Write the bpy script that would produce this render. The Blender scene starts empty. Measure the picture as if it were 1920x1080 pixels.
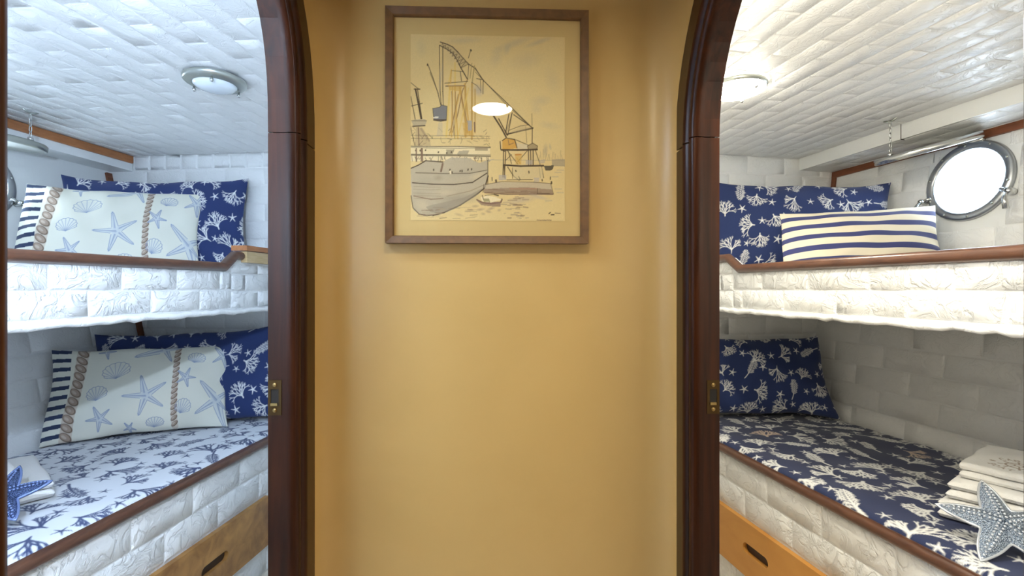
import bpy, math, random
import numpy as np
from mathutils import Vector, Matrix

# ------------------------------------------------------------------ camera, world, exposure
scene = bpy.context.scene
COL = scene.collection
CZ = 1.20                      # camera height above the cabin sole (m)
F_PX = 920.0                   # focal length in pixels of the 1920 px wide frame
YAW = math.radians(2.3)        # camera turned slightly to the right of the passage axis

cam_d = bpy.data.cameras.new('camera')
cam_d.sensor_width = 36.0
cam_d.lens = 36.0 * F_PX / 1920.0
cam_d.clip_start = 0.02
cam = bpy.data.objects.new('camera', cam_d)
COL.objects.link(cam)
cam.location = (0, 0, CZ)
cam.rotation_euler = (math.radians(90), 0, -YAW)
scene.camera = cam

scene.view_settings.view_transform = 'Standard'
scene.view_settings.look = 'None'
scene.view_settings.gamma = 1.0
scene.view_settings.use_curve_mapping = False
scene.view_settings.exposure = 0.55

world = bpy.data.worlds.new('overcast_sky')
scene.world = world
world.use_nodes = True
bg = world.node_tree.nodes['Background']
bg.inputs['Color'].default_value = (0.74, 0.87, 1.0, 1)
bg.inputs['Strength'].default_value = 12.0

# lamp strengths (radiance of the lamp glasses)
PASSAGE_LAMP = 82.0
RIGHT_LAMP = 48.0
RIGHT_ADDED_DOME = 155.0  # added dome out of view, lights the right lower bunk
RIGHT_ADDED_GLOBE = 1000.0  # added globe out of view, fills the right cabin
LEFT_ADDED_GLOBE = 5200.0  # added globe out of view, key light of the left cabin
LEFT_ADDED_DOME = 140.0  # added dome out of view, brightens the left sheet

def S2L(r, g, b):
    f = lambda c: (c/255/12.92) if c/255 <= .04045 else ((c/255+.055)/1.055)**2.4
    return (f(r), f(g), f(b))

# ------------------------------------------------------------------ frames: pixel rays and the two cabins
def ray(x, y):
    u = (x-960)/F_PX; v = (540-y)/F_PX
    return Vector((u*math.cos(YAW)+math.sin(YAW), math.cos(YAW)-u*math.sin(YAW), v))
def px(x, y, d):               # point seen at a pixel, d metres in front of the camera
    return ray(x, y)*d + Vector((0, 0, CZ))
def pxH(x, d, H):              # point on a pixel column at depth d and height H over the camera
    r = ray(x, 540)*d; return Vector((r.x, r.y, CZ+H))

CAB = {
 'R': dict(O=Vector((.9385, 2.0, CZ)), a=Vector((-.1483, .9889, 0)), b=Vector((.9889, .1483, 0)), end=.416, h0=.795, fl=.13, soff=.745),
 'L': dict(O=Vector((-.977, 2.0, CZ)), a=Vector((.1474, .9891, 0)), b=Vector((-.9891, .1474, 0)), end=.474, h0=.815, fl=.22, soff=.957),
}
def Lc(S, p, q, H):            # cabin frame: p along the bunk to the bow, q outboard, H over camera height
    c = CAB[S]; return c['O'] + c['a']*p + c['b']*q + Vector((0, 0, H))
def hullq(S, H):
    c = CAB[S]; return c['h0'] + c['fl']*(H+.63)
P_AFT = -1.88
P_BUNK = -1.56
CEIL = .68

# ------------------------------------------------------------------ mesh helpers
class MB:
    def __init__(s): s.v = []; s.f = []; s.sm = []
    def add(s, vs, fs, smooth=False):
        o = len(s.v); s.v += [tuple(v) for v in vs]
        for f in fs: s.f.append(tuple(i+o for i in f)); s.sm.append(smooth)
    def box8(s, c):            # 8 corners: bottom 4 ccw, top 4 ccw
        s.add(c, [(3,2,1,0),(4,5,6,7),(0,1,5,4),(1,2,6,5),(2,3,7,6),(3,0,4,7)])
    def box(s, x0, x1, y0, y1, z0, z1):
        s.box8([(x0,y0,z0),(x1,y0,z0),(x1,y1,z0),(x0,y1,z0),(x0,y0,z1),(x1,y0,z1),(x1,y1,z1),(x0,y1,z1)])
    def lbox(s, S, p0, p1, q0, q1, H0, H1):
        s.box8([Lc(S,p0,q0,H0),Lc(S,p1,q0,H0),Lc(S,p1,q1,H0),Lc(S,p0,q1,H0),Lc(S,p0,q0,H1),Lc(S,p1,q0,H1),Lc(S,p1,q1,H1),Lc(S,p0,q1,H1)])
    def lathe(s, C, ax, prof, n=32, caps=True):      # prof: (radius, height along ax)
        ax = Vector(ax).normalized(); t = Vector((0,0,1)) if abs(ax.z) < .9 else Vector((1,0,0))
        e1 = ax.cross(t).normalized(); e2 = ax.cross(e1)
        vs = []; fs = []; m = len(prof)
        for i in range(n):
            a = 2*math.pi*i/n; d = e1*math.cos(a)+e2*math.sin(a)
            for r, h in prof: vs.append(Vector(C)+d*r+ax*h)
        for i in range(n):
            j = (i+1) % n
            for k in range(m-1): fs.append((i*m+k, i*m+k+1, j*m+k+1, j*m+k))
        if caps:
            if prof[0][0] > 1e-5: fs.append(tuple(i*m for i in range(n)))
            if prof[-1][0] > 1e-5: fs.append(tuple(i*m+m-1 for i in range(n))[::-1])
        s.add(vs, fs, True)
    def tube(s, pts, r, n=8, closed=False):
        pts = [Vector(p) for p in pts]; m = len(pts); vs = []; fs = []
        prev = None
        for i, p in enumerate(pts):
            if closed: t = (pts[(i+1) % m]-pts[i-1]).normalized()
            else: t = (pts[min(i+1, m-1)]-pts[max(i-1, 0)]).normalized()
            if prev is None:
                h = Vector((0,0,1)) if abs(t.z) < .9 else Vector((1,0,0)); prev = t.cross(h).normalized()
            prev = (prev-t*prev.dot(t)).normalized(); e2 = t.cross(prev)
            rr = r[i] if isinstance(r, (list, tuple)) else r
            for k in range(n):
                a = 2*math.pi*k/n; vs.append(p+prev*(rr*math.cos(a))+e2*(rr*math.sin(a)))
        for i in range(m if closed else m-1):
            j = (i+1) % m
            for k in range(n): fs.append((i*n+k, i*n+(k+1) % n, j*n+(k+1) % n, j*n+k))
        if not closed: fs += [tuple(range(n))[::-1], tuple((m-1)*n+k for k in range(n))]
        s.add(vs, fs, True)
    def sweep(s, pts, prof, nrm, sgn=1, smooth=True, pre=None, post=None):
        # mitred sweep of a closed profile (a in the path plane, b along nrm)
        pts = [Vector(p) for p in pts]; nrm = Vector(nrm).normalized(); m = len(pts); k = len(prof); vs = []; fs = []
        ext = ([Vector(pre)] if pre is not None else [None])+pts+([Vector(post)] if post is not None else [None])
        for i in range(m):
            A, B, C = ext[i], ext[i+1], ext[i+2]
            t1 = (B-A).normalized() if A is not None else None
            t2 = (C-B).normalized() if C is not None else None
            t1 = t1 or t2; t2 = t2 or t1
            n1 = t1.cross(nrm); n2 = t2.cross(nrm); n = (n1+n2).normalized(); n = n/max(.3, n.dot(n1))
            for a, b in prof: vs.append(pts[i]+n*(a*sgn)+nrm*b)
        for i in range(m-1):
            for j in range(k): fs.append((i*k+j, i*k+(j+1) % k, (i+1)*k+(j+1) % k, (i+1)*k+j))
        fs += [tuple(range(k))[::-1], tuple((m-1)*k+j for j in range(k))]
        s.add(vs, fs, smooth)
    def build(s, name, mat, parent=None, auto=None):
        me = bpy.data.meshes.new(name)
        off = parent.matrix_world.translation if parent else Vector((0,0,0))
        if parent: off = ORG.get(parent.name, Vector((0,0,0)))
        me.from_pydata([(v[0]-off.x, v[1]-off.y, v[2]-off.z) for v in s.v], [], s.f)
        me.polygons.foreach_set('use_smooth', s.sm)
        me.materials.append(mat)
        fix_normals(me)
        if auto is not None and any(s.sm): me.set_sharp_from_angle(angle=math.radians(auto))
        o = bpy.data.objects.new(name, me); COL.objects.link(o)
        if parent: o.parent = parent
        ORG[o.name] = off
        return o
import bmesh
def fix_normals(me):
    bm = bmesh.new(); bm.from_mesh(me); bmesh.ops.recalc_face_normals(bm, faces=bm.faces); bm.to_mesh(me); bm.free()
ORG = {}
def empty(name, loc):
    o = bpy.data.objects.new(name, None); COL.objects.link(o); o.location = loc; o.empty_display_size = .05
    ORG[o.name] = Vector(loc); return o
def tag(o, label, cat=None, group=None, kind=None):
    o['label'] = label
    if cat: o['category'] = cat
    if group: o['group'] = group
    if kind: o['kind'] = kind
    return o
def thing(name, loc, label, cat, group=None, kind=None):
    return tag(empty(name, loc), label, cat, group, kind)

def grid_obj(name, P, cols, mat, parent=None, extra=None):
    """dense grid mesh from P (ny,nx,3) with colours cols (ny,nx,3); extra = (verts, faces) appended"""
    ny, nx = P.shape[:2]
    off = ORG[parent.name] if parent else Vector((0,0,0))
    V = (P.reshape(-1, 3)-np.array(off)).astype(np.float32)
    idx = np.arange(nx*ny).reshape(ny, nx)
    Q = np.stack([idx[:-1,:-1], idx[:-1,1:], idx[1:,1:], idx[1:,:-1]], -1).reshape(-1, 4)
    C = np.ones((len(V), 4), np.float32); C[:, :3] = cols.reshape(-1, 3)
    if extra is not None:
        ev, ef, ec = extra
        n0 = len(V); V = np.vstack([V, np.array(ev, np.float32)-np.array(off, np.float32)])
        Q = np.vstack([Q, np.array(ef)+n0])
        EC = np.ones((len(ev), 4), np.float32); EC[:, :3] = ec; C = np.vstack([C, EC])
    me = bpy.data.meshes.new(name)
    me.vertices.add(len(V)); me.vertices.foreach_set('co', V.ravel())
    me.loops.add(Q.size); me.loops.foreach_set('vertex_index', Q.ravel().astype(np.int32))
    me.polygons.add(len(Q)); me.polygons.foreach_set('loop_start', np.arange(0, Q.size, 4, dtype=np.int32))
    me.polygons.foreach_set('use_smooth', np.ones(len(Q), bool))
    me.update(calc_edges=True)
    ca = me.color_attributes.new('print', 'FLOAT_COLOR', 'POINT'); ca.data.foreach_set('color', C.ravel())
    me.materials.append(mat); me.validate()
    o = bpy.data.objects.new(name, me); COL.objects.link(o)
    if parent: o.parent = parent
    ORG[o.name] = off
    return o

# ------------------------------------------------------------------ materials
def newmat(name):
    m = bpy.data.materials.new(name); m.use_nodes = True
    nt = m.node_tree; return m, nt, nt.nodes['Principled BSDF']
def setp(b, **k):
    for n, v in k.items():
        n = n.replace('_', ' ')
        if n in b.inputs: b.inputs[n].default_value = v
def add_bump(nt, b, scale, strength, dist=.01, detail=6, kind='noise', coord='pos', stretch=None, rough=.6):
    N = nt.nodes; L = nt.links
    g = N.new('ShaderNodeNewGeometry') if coord == 'pos' else N.new('ShaderNodeTexCoord')
    src = g.outputs['Position'] if coord == 'pos' else g.outputs['Object']
    if stretch:
        mp = N.new('ShaderNodeMapping'); mp.inputs['Scale'].default_value = stretch; L.new(src, mp.inputs['Vector']); src = mp.outputs['Vector']
    if kind == 'noise':
        t = N.new('ShaderNodeTexNoise'); t.inputs['Scale'].default_value = scale; t.inputs['Detail'].default_value = detail; t.inputs['Roughness'].default_value = rough
        out = t.outputs['Fac']
    else:
        t = N.new('ShaderNodeTexVoronoi'); t.inputs['Scale'].default_value = scale; out = t.outputs['Distance']
    L.new(src, t.inputs['Vector'])
    bp = N.new('ShaderNodeBump'); bp.inputs['Strength'].default_value = strength; bp.inputs['Distance'].default_value = dist
    L.new(out, bp.inputs['Height'])
    if b.inputs['Normal'].links: L.new(b.inputs['Normal'].links[0].from_socket, bp.inputs['Normal'])
    L.new(bp.outputs['Normal'], b.inputs['Normal'])
    return out
def plain(name, col, rough=.5, metal=0, bump=None, **k):
    m, nt, b = newmat(name); setp(b, Base_Color=(*col, 1), Roughness=rough, Metallic=metal, **k)
    if bump: add_bump(nt, b, *bump)
    return m
def mottled(name, c1, c2, scale, rough=.5, stretch=None, bump=None, detail=5, **k):
    m, nt, b = newmat(name); setp(b, Roughness=rough, **k); N = nt.nodes; L = nt.links
    g = N.new('ShaderNodeNewGeometry'); src = g.outputs['Position']
    if stretch:
        mp = N.new('ShaderNodeMapping'); mp.inputs['Scale'].default_value = stretch; L.new(src, mp.inputs['Vector']); src = mp.outputs['Vector']
    t = N.new('ShaderNodeTexNoise'); t.inputs['Scale'].default_value = scale; t.inputs['Detail'].default_value = detail; t.inputs['Distortion'].default_value = .6
    L.new(src, t.inputs['Vector'])
    r = N.new('ShaderNodeValToRGB'); r.color_ramp.elements[0].position = .32; r.color_ramp.elements[1].position = .68
    r.color_ramp.elements[0].color = (*c1, 1); r.color_ramp.elements[1].color = (*c2, 1)
    L.new(t.outputs['Fac'], r.inputs['Fac']); L.new(r.outputs['Color'], b.inputs['Base Color'])
    if bump: add_bump(nt, b, *bump)
    return m

def foam_material(name='white_foam_brick', scale=22, strength=.48, dist=.006):
    m, nt, b = newmat(name); setp(b, Base_Color=(.90, .90, .88, 1), Roughness=.38)
    N = nt.nodes; L = nt.links
    g = N.new('ShaderNodeNewGeometry')
    t = N.new('ShaderNodeTexNoise'); t.inputs['Scale'].default_value = scale; t.inputs['Detail'].default_value = 7; t.inputs['Roughness'].default_value = .55; t.inputs['Distortion'].default_value = 1.2
    L.new(g.outputs['Position'], t.inputs['Vector'])
    # ridges: folds like chipped stone
    s = N.new('ShaderNodeMath'); s.operation = 'SUBTRACT'; s.inputs[1].default_value = .5; L.new(t.outputs['Fac'], s.inputs[0])
    a = N.new('ShaderNodeMath'); a.operation = 'ABSOLUTE'; L.new(s.outputs[0], a.inputs[0])
    mr = N.new('ShaderNodeMapRange'); mr.inputs['From Max'].default_value = .06; L.new(a.outputs[0], mr.inputs['Value'])
    ad = N.new('ShaderNodeMath'); ad.operation = 'MULTIPLY_ADD'; ad.inputs[1].default_value = .35; L.new(mr.outputs['Result'], ad.inputs[0]); L.new(t.outputs['Fac'], ad.inputs[2])
    bp = N.new('ShaderNodeBump'); bp.inputs['Strength'].default_value = strength; bp.inputs['Distance'].default_value = dist
    L.new(ad.outputs[0], bp.inputs['Height']); L.new(bp.outputs['Normal'], b.inputs['Normal'])
    return m
M = {}
M['foam'] = foam_material()
M['foam_rough'] = foam_material('white_foam_chipped_brick', 15, .75, .010)
M['white_paint'] = plain('white_paint', (.88, .89, .87), .45, bump=(60, .12, .004))
M['passage_wall'] = mottled('cream_vinyl_wall', (.575, .372, .128), (.625, .408, .146), 3.0, .36, bump=(500, .05, .001))
M['passage_ceiling'] = plain('cream_ceiling', (.70, .62, .46), .5)
M['sole'] = mottled('pale_ash_sole', (.66, .58, .47), (.74, .66, .55), 6, .4, stretch=(8, .6, 1))
M['mahogany'] = mottled('varnished_mahogany', (.018, .0052, .0020), (.050, .0135, .0042), 7, .28, stretch=(9, 9, .5), Specular_IOR_Level=.22)
M['rail_wood'] = mottled('varnished_rail', (.075, .028, .014), (.125, .05, .024), 14, .3, stretch=(6, 1, 6), Coat_Weight=.3, Coat_Roughness=.15)
M['trim_wood'] = mottled('red_brown_trim', (.17, .055, .022), (.24, .080, .034), 14, .4, stretch=(6, 1, 6))
M['orange_trim'] = mottled('orange_brown_trim', (.36, .135, .045), (.46, .185, .065), 14, .4, stretch=(6, 1, 6))
M['pine'] = mottled('bare_pine', (.52, .36, .17), (.62, .45, .24), 12, .5, stretch=(3, 1, 8))
M['drawer_l'] = mottled('burl_drawer', (.25, .11, .03), (.50, .255, .075), 16, .33, detail=8)
M['drawer_r'] = mottled('honey_drawer', (.56, .255, .052), (.64, .31, .07), 5, .3, stretch=(1, 1, 3))
M['slot'] = plain('dark_slot', (.05, .025, .012), .5)
M['frame_wood'] = mottled('walnut_frame', (.115, .052, .014), (.175, .078, .021), 20, .5, stretch=(2, 2, 2))
M['mat_board'] = plain('cream_mat_board', (.62, .435, .165), .7)
M['brass'] = plain('worn_brass', (.34, .23, .09), .35, 1, bump=(120, .1, .001))
M['strike'] = plain('bronzed_strike', (.085, .05, .02), .55, 1)
M['chrome'] = plain('brushed_chrome', (.62, .63, .62), .22, 1)
M['nickel'] = plain('aged_nickel', (.50, .52, .48), .3, 1)
M['porthole_rim'] = plain('porthole_rim_metal', (.46, .48, .50), .32, 1)
M['frost'] = plain('frosted_lamp_glass', (.80, .86, .90), .18, Coat_Weight=.5)
M['towel'] = plain('white_terry', (.90, .89, .86), .95, bump=(260, .6, .004), Sheen_Weight=.3)
M['mattress'] = plain('mattress_ticking', (.80, .80, .80), .9)
M['void'] = plain('dark_recess', (.015, .012, .010), .8)

def fabric(name, rough=.85):
    m, nt, b = newmat(name); setp(b, Roughness=rough, Sheen_Weight=.15)
    a = nt.nodes.new('ShaderNodeVertexColor'); a.layer_name = 'print'
    nt.links.new(a.outputs['Color'], b.inputs['Base Color'])
    add_bump(nt, b, 700, .15, .0008)
    return m
M['fabric'] = fabric('printed_cotton')
M['paper'] = fabric('painted_paper', .8)
def emissive(name, col, s):
    m, nt, b = newmat(name); setp(b, Base_Color=(.8, .8, .8, 1), Roughness=.4, Emission_Color=(*col, 1), Emission_Strength=s); return m
def pane(name, tint=(1, 1, 1), ior=1.5):
    m = bpy.data.materials.new(name); m.use_nodes = True; nt = m.node_tree; N = nt.nodes; L = nt.links; N.clear()
    o = N.new('ShaderNodeOutputMaterial'); t = N.new('ShaderNodeBsdfTransparent'); t.inputs['Color'].default_value = (*tint, 1)
    g = N.new('ShaderNodeBsdfGlossy'); g.inputs['Roughness'].default_value = .015
    f = N.new('ShaderNodeFresnel'); ge = N.new('ShaderNodeNewGeometry'); mr = N.new('ShaderNodeMapRange')   # same reflectance on both faces of the sheet
    mr.inputs['To Min'].default_value = ior; mr.inputs['To Max'].default_value = 1/ior; L.new(ge.outputs['Backfacing'], mr.inputs['Value']); L.new(mr.outputs['Result'], f.inputs['IOR'])
    mx = N.new('ShaderNodeMixShader'); L.new(f.outputs[0], mx.inputs[0]); L.new(t.outputs[0], mx.inputs[1]); L.new(g.outputs[0], mx.inputs[2]); L.new(mx.outputs[0], o.inputs['Surface'])
    return m
M['glass'] = pane('clear_glass', ior=1.3)
M['sea_glass'] = pane('porthole_glass', (.96, .98, 1))
def glitter(name, c1, c2):
    m, nt, b = newmat(name); setp(b, Roughness=.25, Metallic=.75); N = nt.nodes; L = nt.links
    g = N.new('ShaderNodeNewGeometry'); v = N.new('ShaderNodeTexVoronoi'); v.inputs['Scale'].default_value = 330
    L.new(g.outputs['Position'], v.inputs['Vector'])
    r = N.new('ShaderNodeValToRGB'); r.color_ramp.elements[0].color = (*c2, 1); r.color_ramp.elements[1].color = (*c1, 1); r.color_ramp.elements[1].position = .7
    L.new(v.outputs['Distance'], r.inputs['Fac']); L.new(r.outputs['Color'], b.inputs['Base Color'])
    bp = N.new('ShaderNodeBump'); bp.inputs['Strength'].default_value = .8; bp.inputs['Distance'].default_value = .003; bp.invert = True
    L.new(v.outputs['Distance'], bp.inputs['Height']); L.new(bp.outputs['Normal'], b.inputs['Normal'])
    return m
M['star_r'] = glitter('silver_blue_glitter', (.22, .28, .37), (.72, .80, .90))
M['star_l'] = glitter('dusky_blue_glitter', (.06, .09, .20), (.20, .27, .48))
M['bead_r'] = plain('silver_bead', (.85, .89, .95), .12, .6)
M['bead_l'] = plain('pale_blue_bead', (.20, .27, .50), .25, .3)

# ------------------------------------------------------------------ 1 passage shell
XL, XR, YF = -.42, .45, 1.20           # side walls and end wall of the passage
TW = .030                              # partition thickness
Z_PC = CZ+.75                          # passage ceiling
DOOR = {
 'L': dict(x=XL, nx=1,  y0=.4225, y1=1.022, spring=CZ+.319, rise=.345, n=2.65),
 'R': dict(x=XR, nx=-1, y0=.3815, y1=1.036, spring=CZ+.325, rise=.335, n=2.0),
}
def arch_pts(D, k=28):
    c = (D['y0']+D['y1'])/2; a = (D['y1']-D['y0'])/2; r = []
    for i in range(k+1):
        th = math.pi*i/k; co, si = math.cos(th), math.sin(th); n = D['n']
        r.append((c+a*math.copysign(abs(co)**(2/n), co), D['spring']+D['rise']*abs(si)**(2/n)))
    return r
def side_wall(S, name):
    D = DOOR[S]; A = arch_pts(D); zt = CZ+.80; ya, yb = -1.35, 2.66; MBS = []
    for x in (D['x'], D['x']-D['nx']*TW):
        mb = MB(); MBS.append(mb)
        P = lambda y, z: (x, y, z)
        mb.add([P(ya,0),P(D['y0'],0),P(D['y0'],zt),P(ya,zt)], [(0,1,2,3)])
        mb.add([P(D['y1'],0),P(yb,0),P(yb,zt),P(D['y1'],zt)], [(0,1,2,3)])
        n = len(A); mb.add([P(*q) for q in A]+[P(q[0], zt) for q in A], [(i,i+1,n+i+1,n+i) for i in range(n-1)])
    x0, x1 = D['x'], D['x']-D['nx']*TW; mb = MBS[0]
    mb.add([(x0,yb,0),(x1,yb,0),(x1,yb,zt),(x0,yb,zt)], [(0,1,2,3)])
    mb.add([(x0,ya,0),(x1,ya,0),(x1,ya,zt),(x0,ya,zt)], [(0,1,2,3)])
    mb.add([(x0,ya,zt),(x1,ya,zt),(x1,yb,zt),(x0,yb,zt)], [(0,1,2,3)])
    w = mb.build(name, M['passage_wall']); MBS[1].build('cabin_face', M['white_paint'], w); return w
tag(side_wall('L', 'wall_left'), 'cream passage wall with the arched door on the left', 'wall', kind='structure')
tag(side_wall('R', 'wall_right'), 'cream passage wall with the arched door on the right', 'wall', kind='structure')

mb = MB(); R = .085; plan = []
for i in range(9):
    t = math.pi/2*i/8; plan.append((XL+R-R*math.cos(t), YF-R+R*math.sin(t)))
for i in range(9):
    t = math.pi/2*i/8; plan.append((XR-R+R*math.sin(t), YF-R+R*math.cos(t)))
zt = CZ+.80; n = len(plan)
mb.add([(x,y,0) for x,y in plan]+[(x,y,zt) for x,y in plan], [(i,i+1,n+i+1,n+i) for i in range(n-1)], True)
mb.add([(XL-.02,YF+.03,0),(XR+.02,YF+.03,0),(XR+.02,YF+.03,zt),(XL-.02,YF+.03,zt)], [(0,1,2,3)])
tag(mb.build('wall_front', M['passage_wall']), 'golden cream end wall with rounded corners behind the framed picture', 'wall', kind='structure')
mb = MB(); mb.box(XL, XR, -1.38, -1.35, 0, CZ+.80); tag(mb.build('wall_back', M['passage_wall']), 'cream wall closing the passage behind the viewer', 'wall', kind='structure')
mb = MB(); mb.box(XL, XR, -1.35, YF+.03, Z_PC, Z_PC+.03); tag(mb.build('ceiling', M['passage_ceiling']), 'cream ceiling over the passage', 'ceiling', kind='structure')
mb = MB(); mb.box(-2.6, 2.6, -1.4, 2.9, -.03, 0); tag(mb.build('floor', M['sole']), 'pale ash cabin sole', 'floor', kind='structure')

# door linings and casings
CASING = [(-.002,-.002),(-.002,.014),(.002,.021),(.010,.024),(.018,.021),(.022,.013),(.045,.011),(.050,.017),(.058,.020),(.066,.017),(.072,.012),(.130,.010),(.136,.006),(.136,-.002)]
def door(S, name, label):
    D = DOOR[S]; e = thing(name, (D['x'], (D['y0']+D['y1'])/2, 0), label, 'door frame', kind='structure')
    x = D['x']; A = [Vector((x, y, z)) for y, z in arch_pts(D)]
    up = [Vector((x, D['y1'], 0)), Vector((x, D['y1'], D['spring']-.002))]
    dn = [Vector((x, D['y0'], D['spring']-.002)), Vector((x, D['y0'], 0))]
    LIN = [(0,.018),(0,-TW-.008),(.022,-TW-.008),(.022,.018)]
    for part, prof, sm in (('casing', CASING, True), ('lining', [(a-.0, b) for a, b in LIN], False)):
        for nm, path, pre, post in ((part+'_jamb', up, None, None), (part+'_arch', A, A[0]-Vector((0,0,.1)), A[-1]-Vector((0,0,.1))), (part+'_jamb', dn, None, None)):
            m = MB(); m.sweep(path, prof, (D['nx'],0,0), sgn=D['nx'], smooth=sm, pre=pre, post=post)
            m.build(nm, M['mahogany'], e, auto=50 if sm else None)
    # strike plate let into the far lining, facing the viewer
    yj = D['y1']; zc = CZ-.224 if S == 'L' else CZ-.234
    sx = D['nx']; xc = D['x']-sx*(TW+.008)+sx*.014
    w, h = .0135, .036
    m = MB(); t = .0016
    m.box(min(xc-w,xc+w), max(xc-w,xc+w), yj-t, yj+.001, zc+.017, zc+h)
    m.box(min(xc-w,xc+w), max(xc-w,xc+w), yj-t, yj+.001, zc-h, zc-.017)
    m.box(xc-w, xc-.008, yj-t, yj+.001, zc-.017, zc+.017); m.box(xc+.008, xc+w, yj-t, yj+.001, zc-.017, zc+.017)
    sp = m.build('strike_plate', M['strike'], e); sp['label'] = 'bronze strike plate'
    m = MB(); m.box(xc-.008, xc+.008, yj-.0004, yj+.001, zc-.017, zc+.017); m.build('latch_hole', M['void'], sp)
    m = MB(); m.box(xc-.0075, xc+.006, yj-.004, yj-.0004, zc-.0165, zc-.011); m.build('latch_lip', M['brass'], sp)
    for dz in (.026, -.026):
        m = MB(); m.lathe((xc, yj-t, zc+dz), (0,-1,0), [(.0045,0),(.004,.001),(.0005,.0012)], 12); m.build('screw', M['brass'], sp)
door('L', 'door_1', 'dark mahogany arched door frame opening into the left cabin')
door('R', 'door_2', 'dark mahogany arched door frame opening into the right cabin')

# ------------------------------------------------------------------ bricks
rngb = random.Random(5)
BR = []; BR2 = []
def brick_variants():
    xs = [-.5, -.478, -.25, 0, .25, .478, .5]; ys = [-.5, -.44, 0, .44, .5]
    for k in range(10):
        v = []; f = []
        for j, y in enumerate(ys):
            for i, x in enumerate(xs):
                rim = i in (0, 6) or j in (0, 4)
                z = 0 if rim else .0042+rngb.uniform(-.00028, .00028)
                jx = 0 if rim else rngb.uniform(-.02, .02); jy = 0 if rim else rngb.uniform(-.05, .05)
                v.append((x+jx, y+jy, z))
        for j in range(4):
            for i in range(6): a = j*7+i; f.append((a, a+1, a+8, a+7))
        me = bpy.data.meshes.new('brick'); me.from_pydata(v, [], f); me.polygons.foreach_set('use_smooth', [0 < i % 6 < 5 and 0 < i//6 < 3 for i in range(len(f))]); me.materials.append(M['foam'])
        BR.append(me); m2 = me.copy(); m2.materials.clear(); m2.materials.append(M['foam_rough']); BR2.append(m2)
brick_variants()
def bricks(parent, O, es, et, en, s0, s1, t0, t1, L=.195, h=.072, gap=.0036, tstart=None, off0=.0, hole=None, clip=None, seed=1, zs=.8, stag=.5, lib=None):
    rg = random.Random(seed); es = Vector(es); et = Vector(et); en = Vector(en)
    t = t0 if tstart is None else tstart; row = 0; cnt = 0
    while t < t1-.004:
        ta, tb = max(t, t0), min(t+h, t1)
        if tb-ta > .008:
            s = s0-((row % 2)*stag*L+off0) % L; lo, hi = s0, s1
            if clip: lo, hi = clip((ta+tb)/2, lo, hi)
            while s < hi-.006:
                seg = [(max(s, lo), min(s+L, hi))]
                if hole:
                    hs, ht, hr = hole; d = min(abs(ta-ht), abs(tb-ht)) if not ta < ht < tb else 0
                    if d < hr:
                        w = math.sqrt(hr*hr-d*d); out = []
                        for a, b in seg:
                            if b <= hs-w or a >= hs+w: out.append((a, b))
                            else:
                                if a < hs-w: out.append((a, hs-w))
                                if b > hs+w: out.append((hs+w, b))
                        seg = out
                for a, b in seg:
                    if b-a < .012: continue
                    o = bpy.data.objects.new('brick', (lib or BR)[rg.randrange(len(BR))]); COL.objects.link(o); o.parent = parent
                    c = O+es*((a+b)/2)+et*((ta+tb)/2)+en*.0003-ORG[parent.name]
                    fl = rg.choice((-1, 1)) 
                    X = es*(b-a-gap)*fl; Y = et*(tb-ta-gap)*fl; Z = en*zs
                    o.matrix_local = Matrix(((X.x,Y.x,Z.x,c.x),(X.y,Y.y,Z.y,c.y),(X.z,Y.z,Z.z,c.z),(0,0,0,1)))
                    cnt += 1
                s += L
        t += h; row += 1
    return cnt

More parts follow.
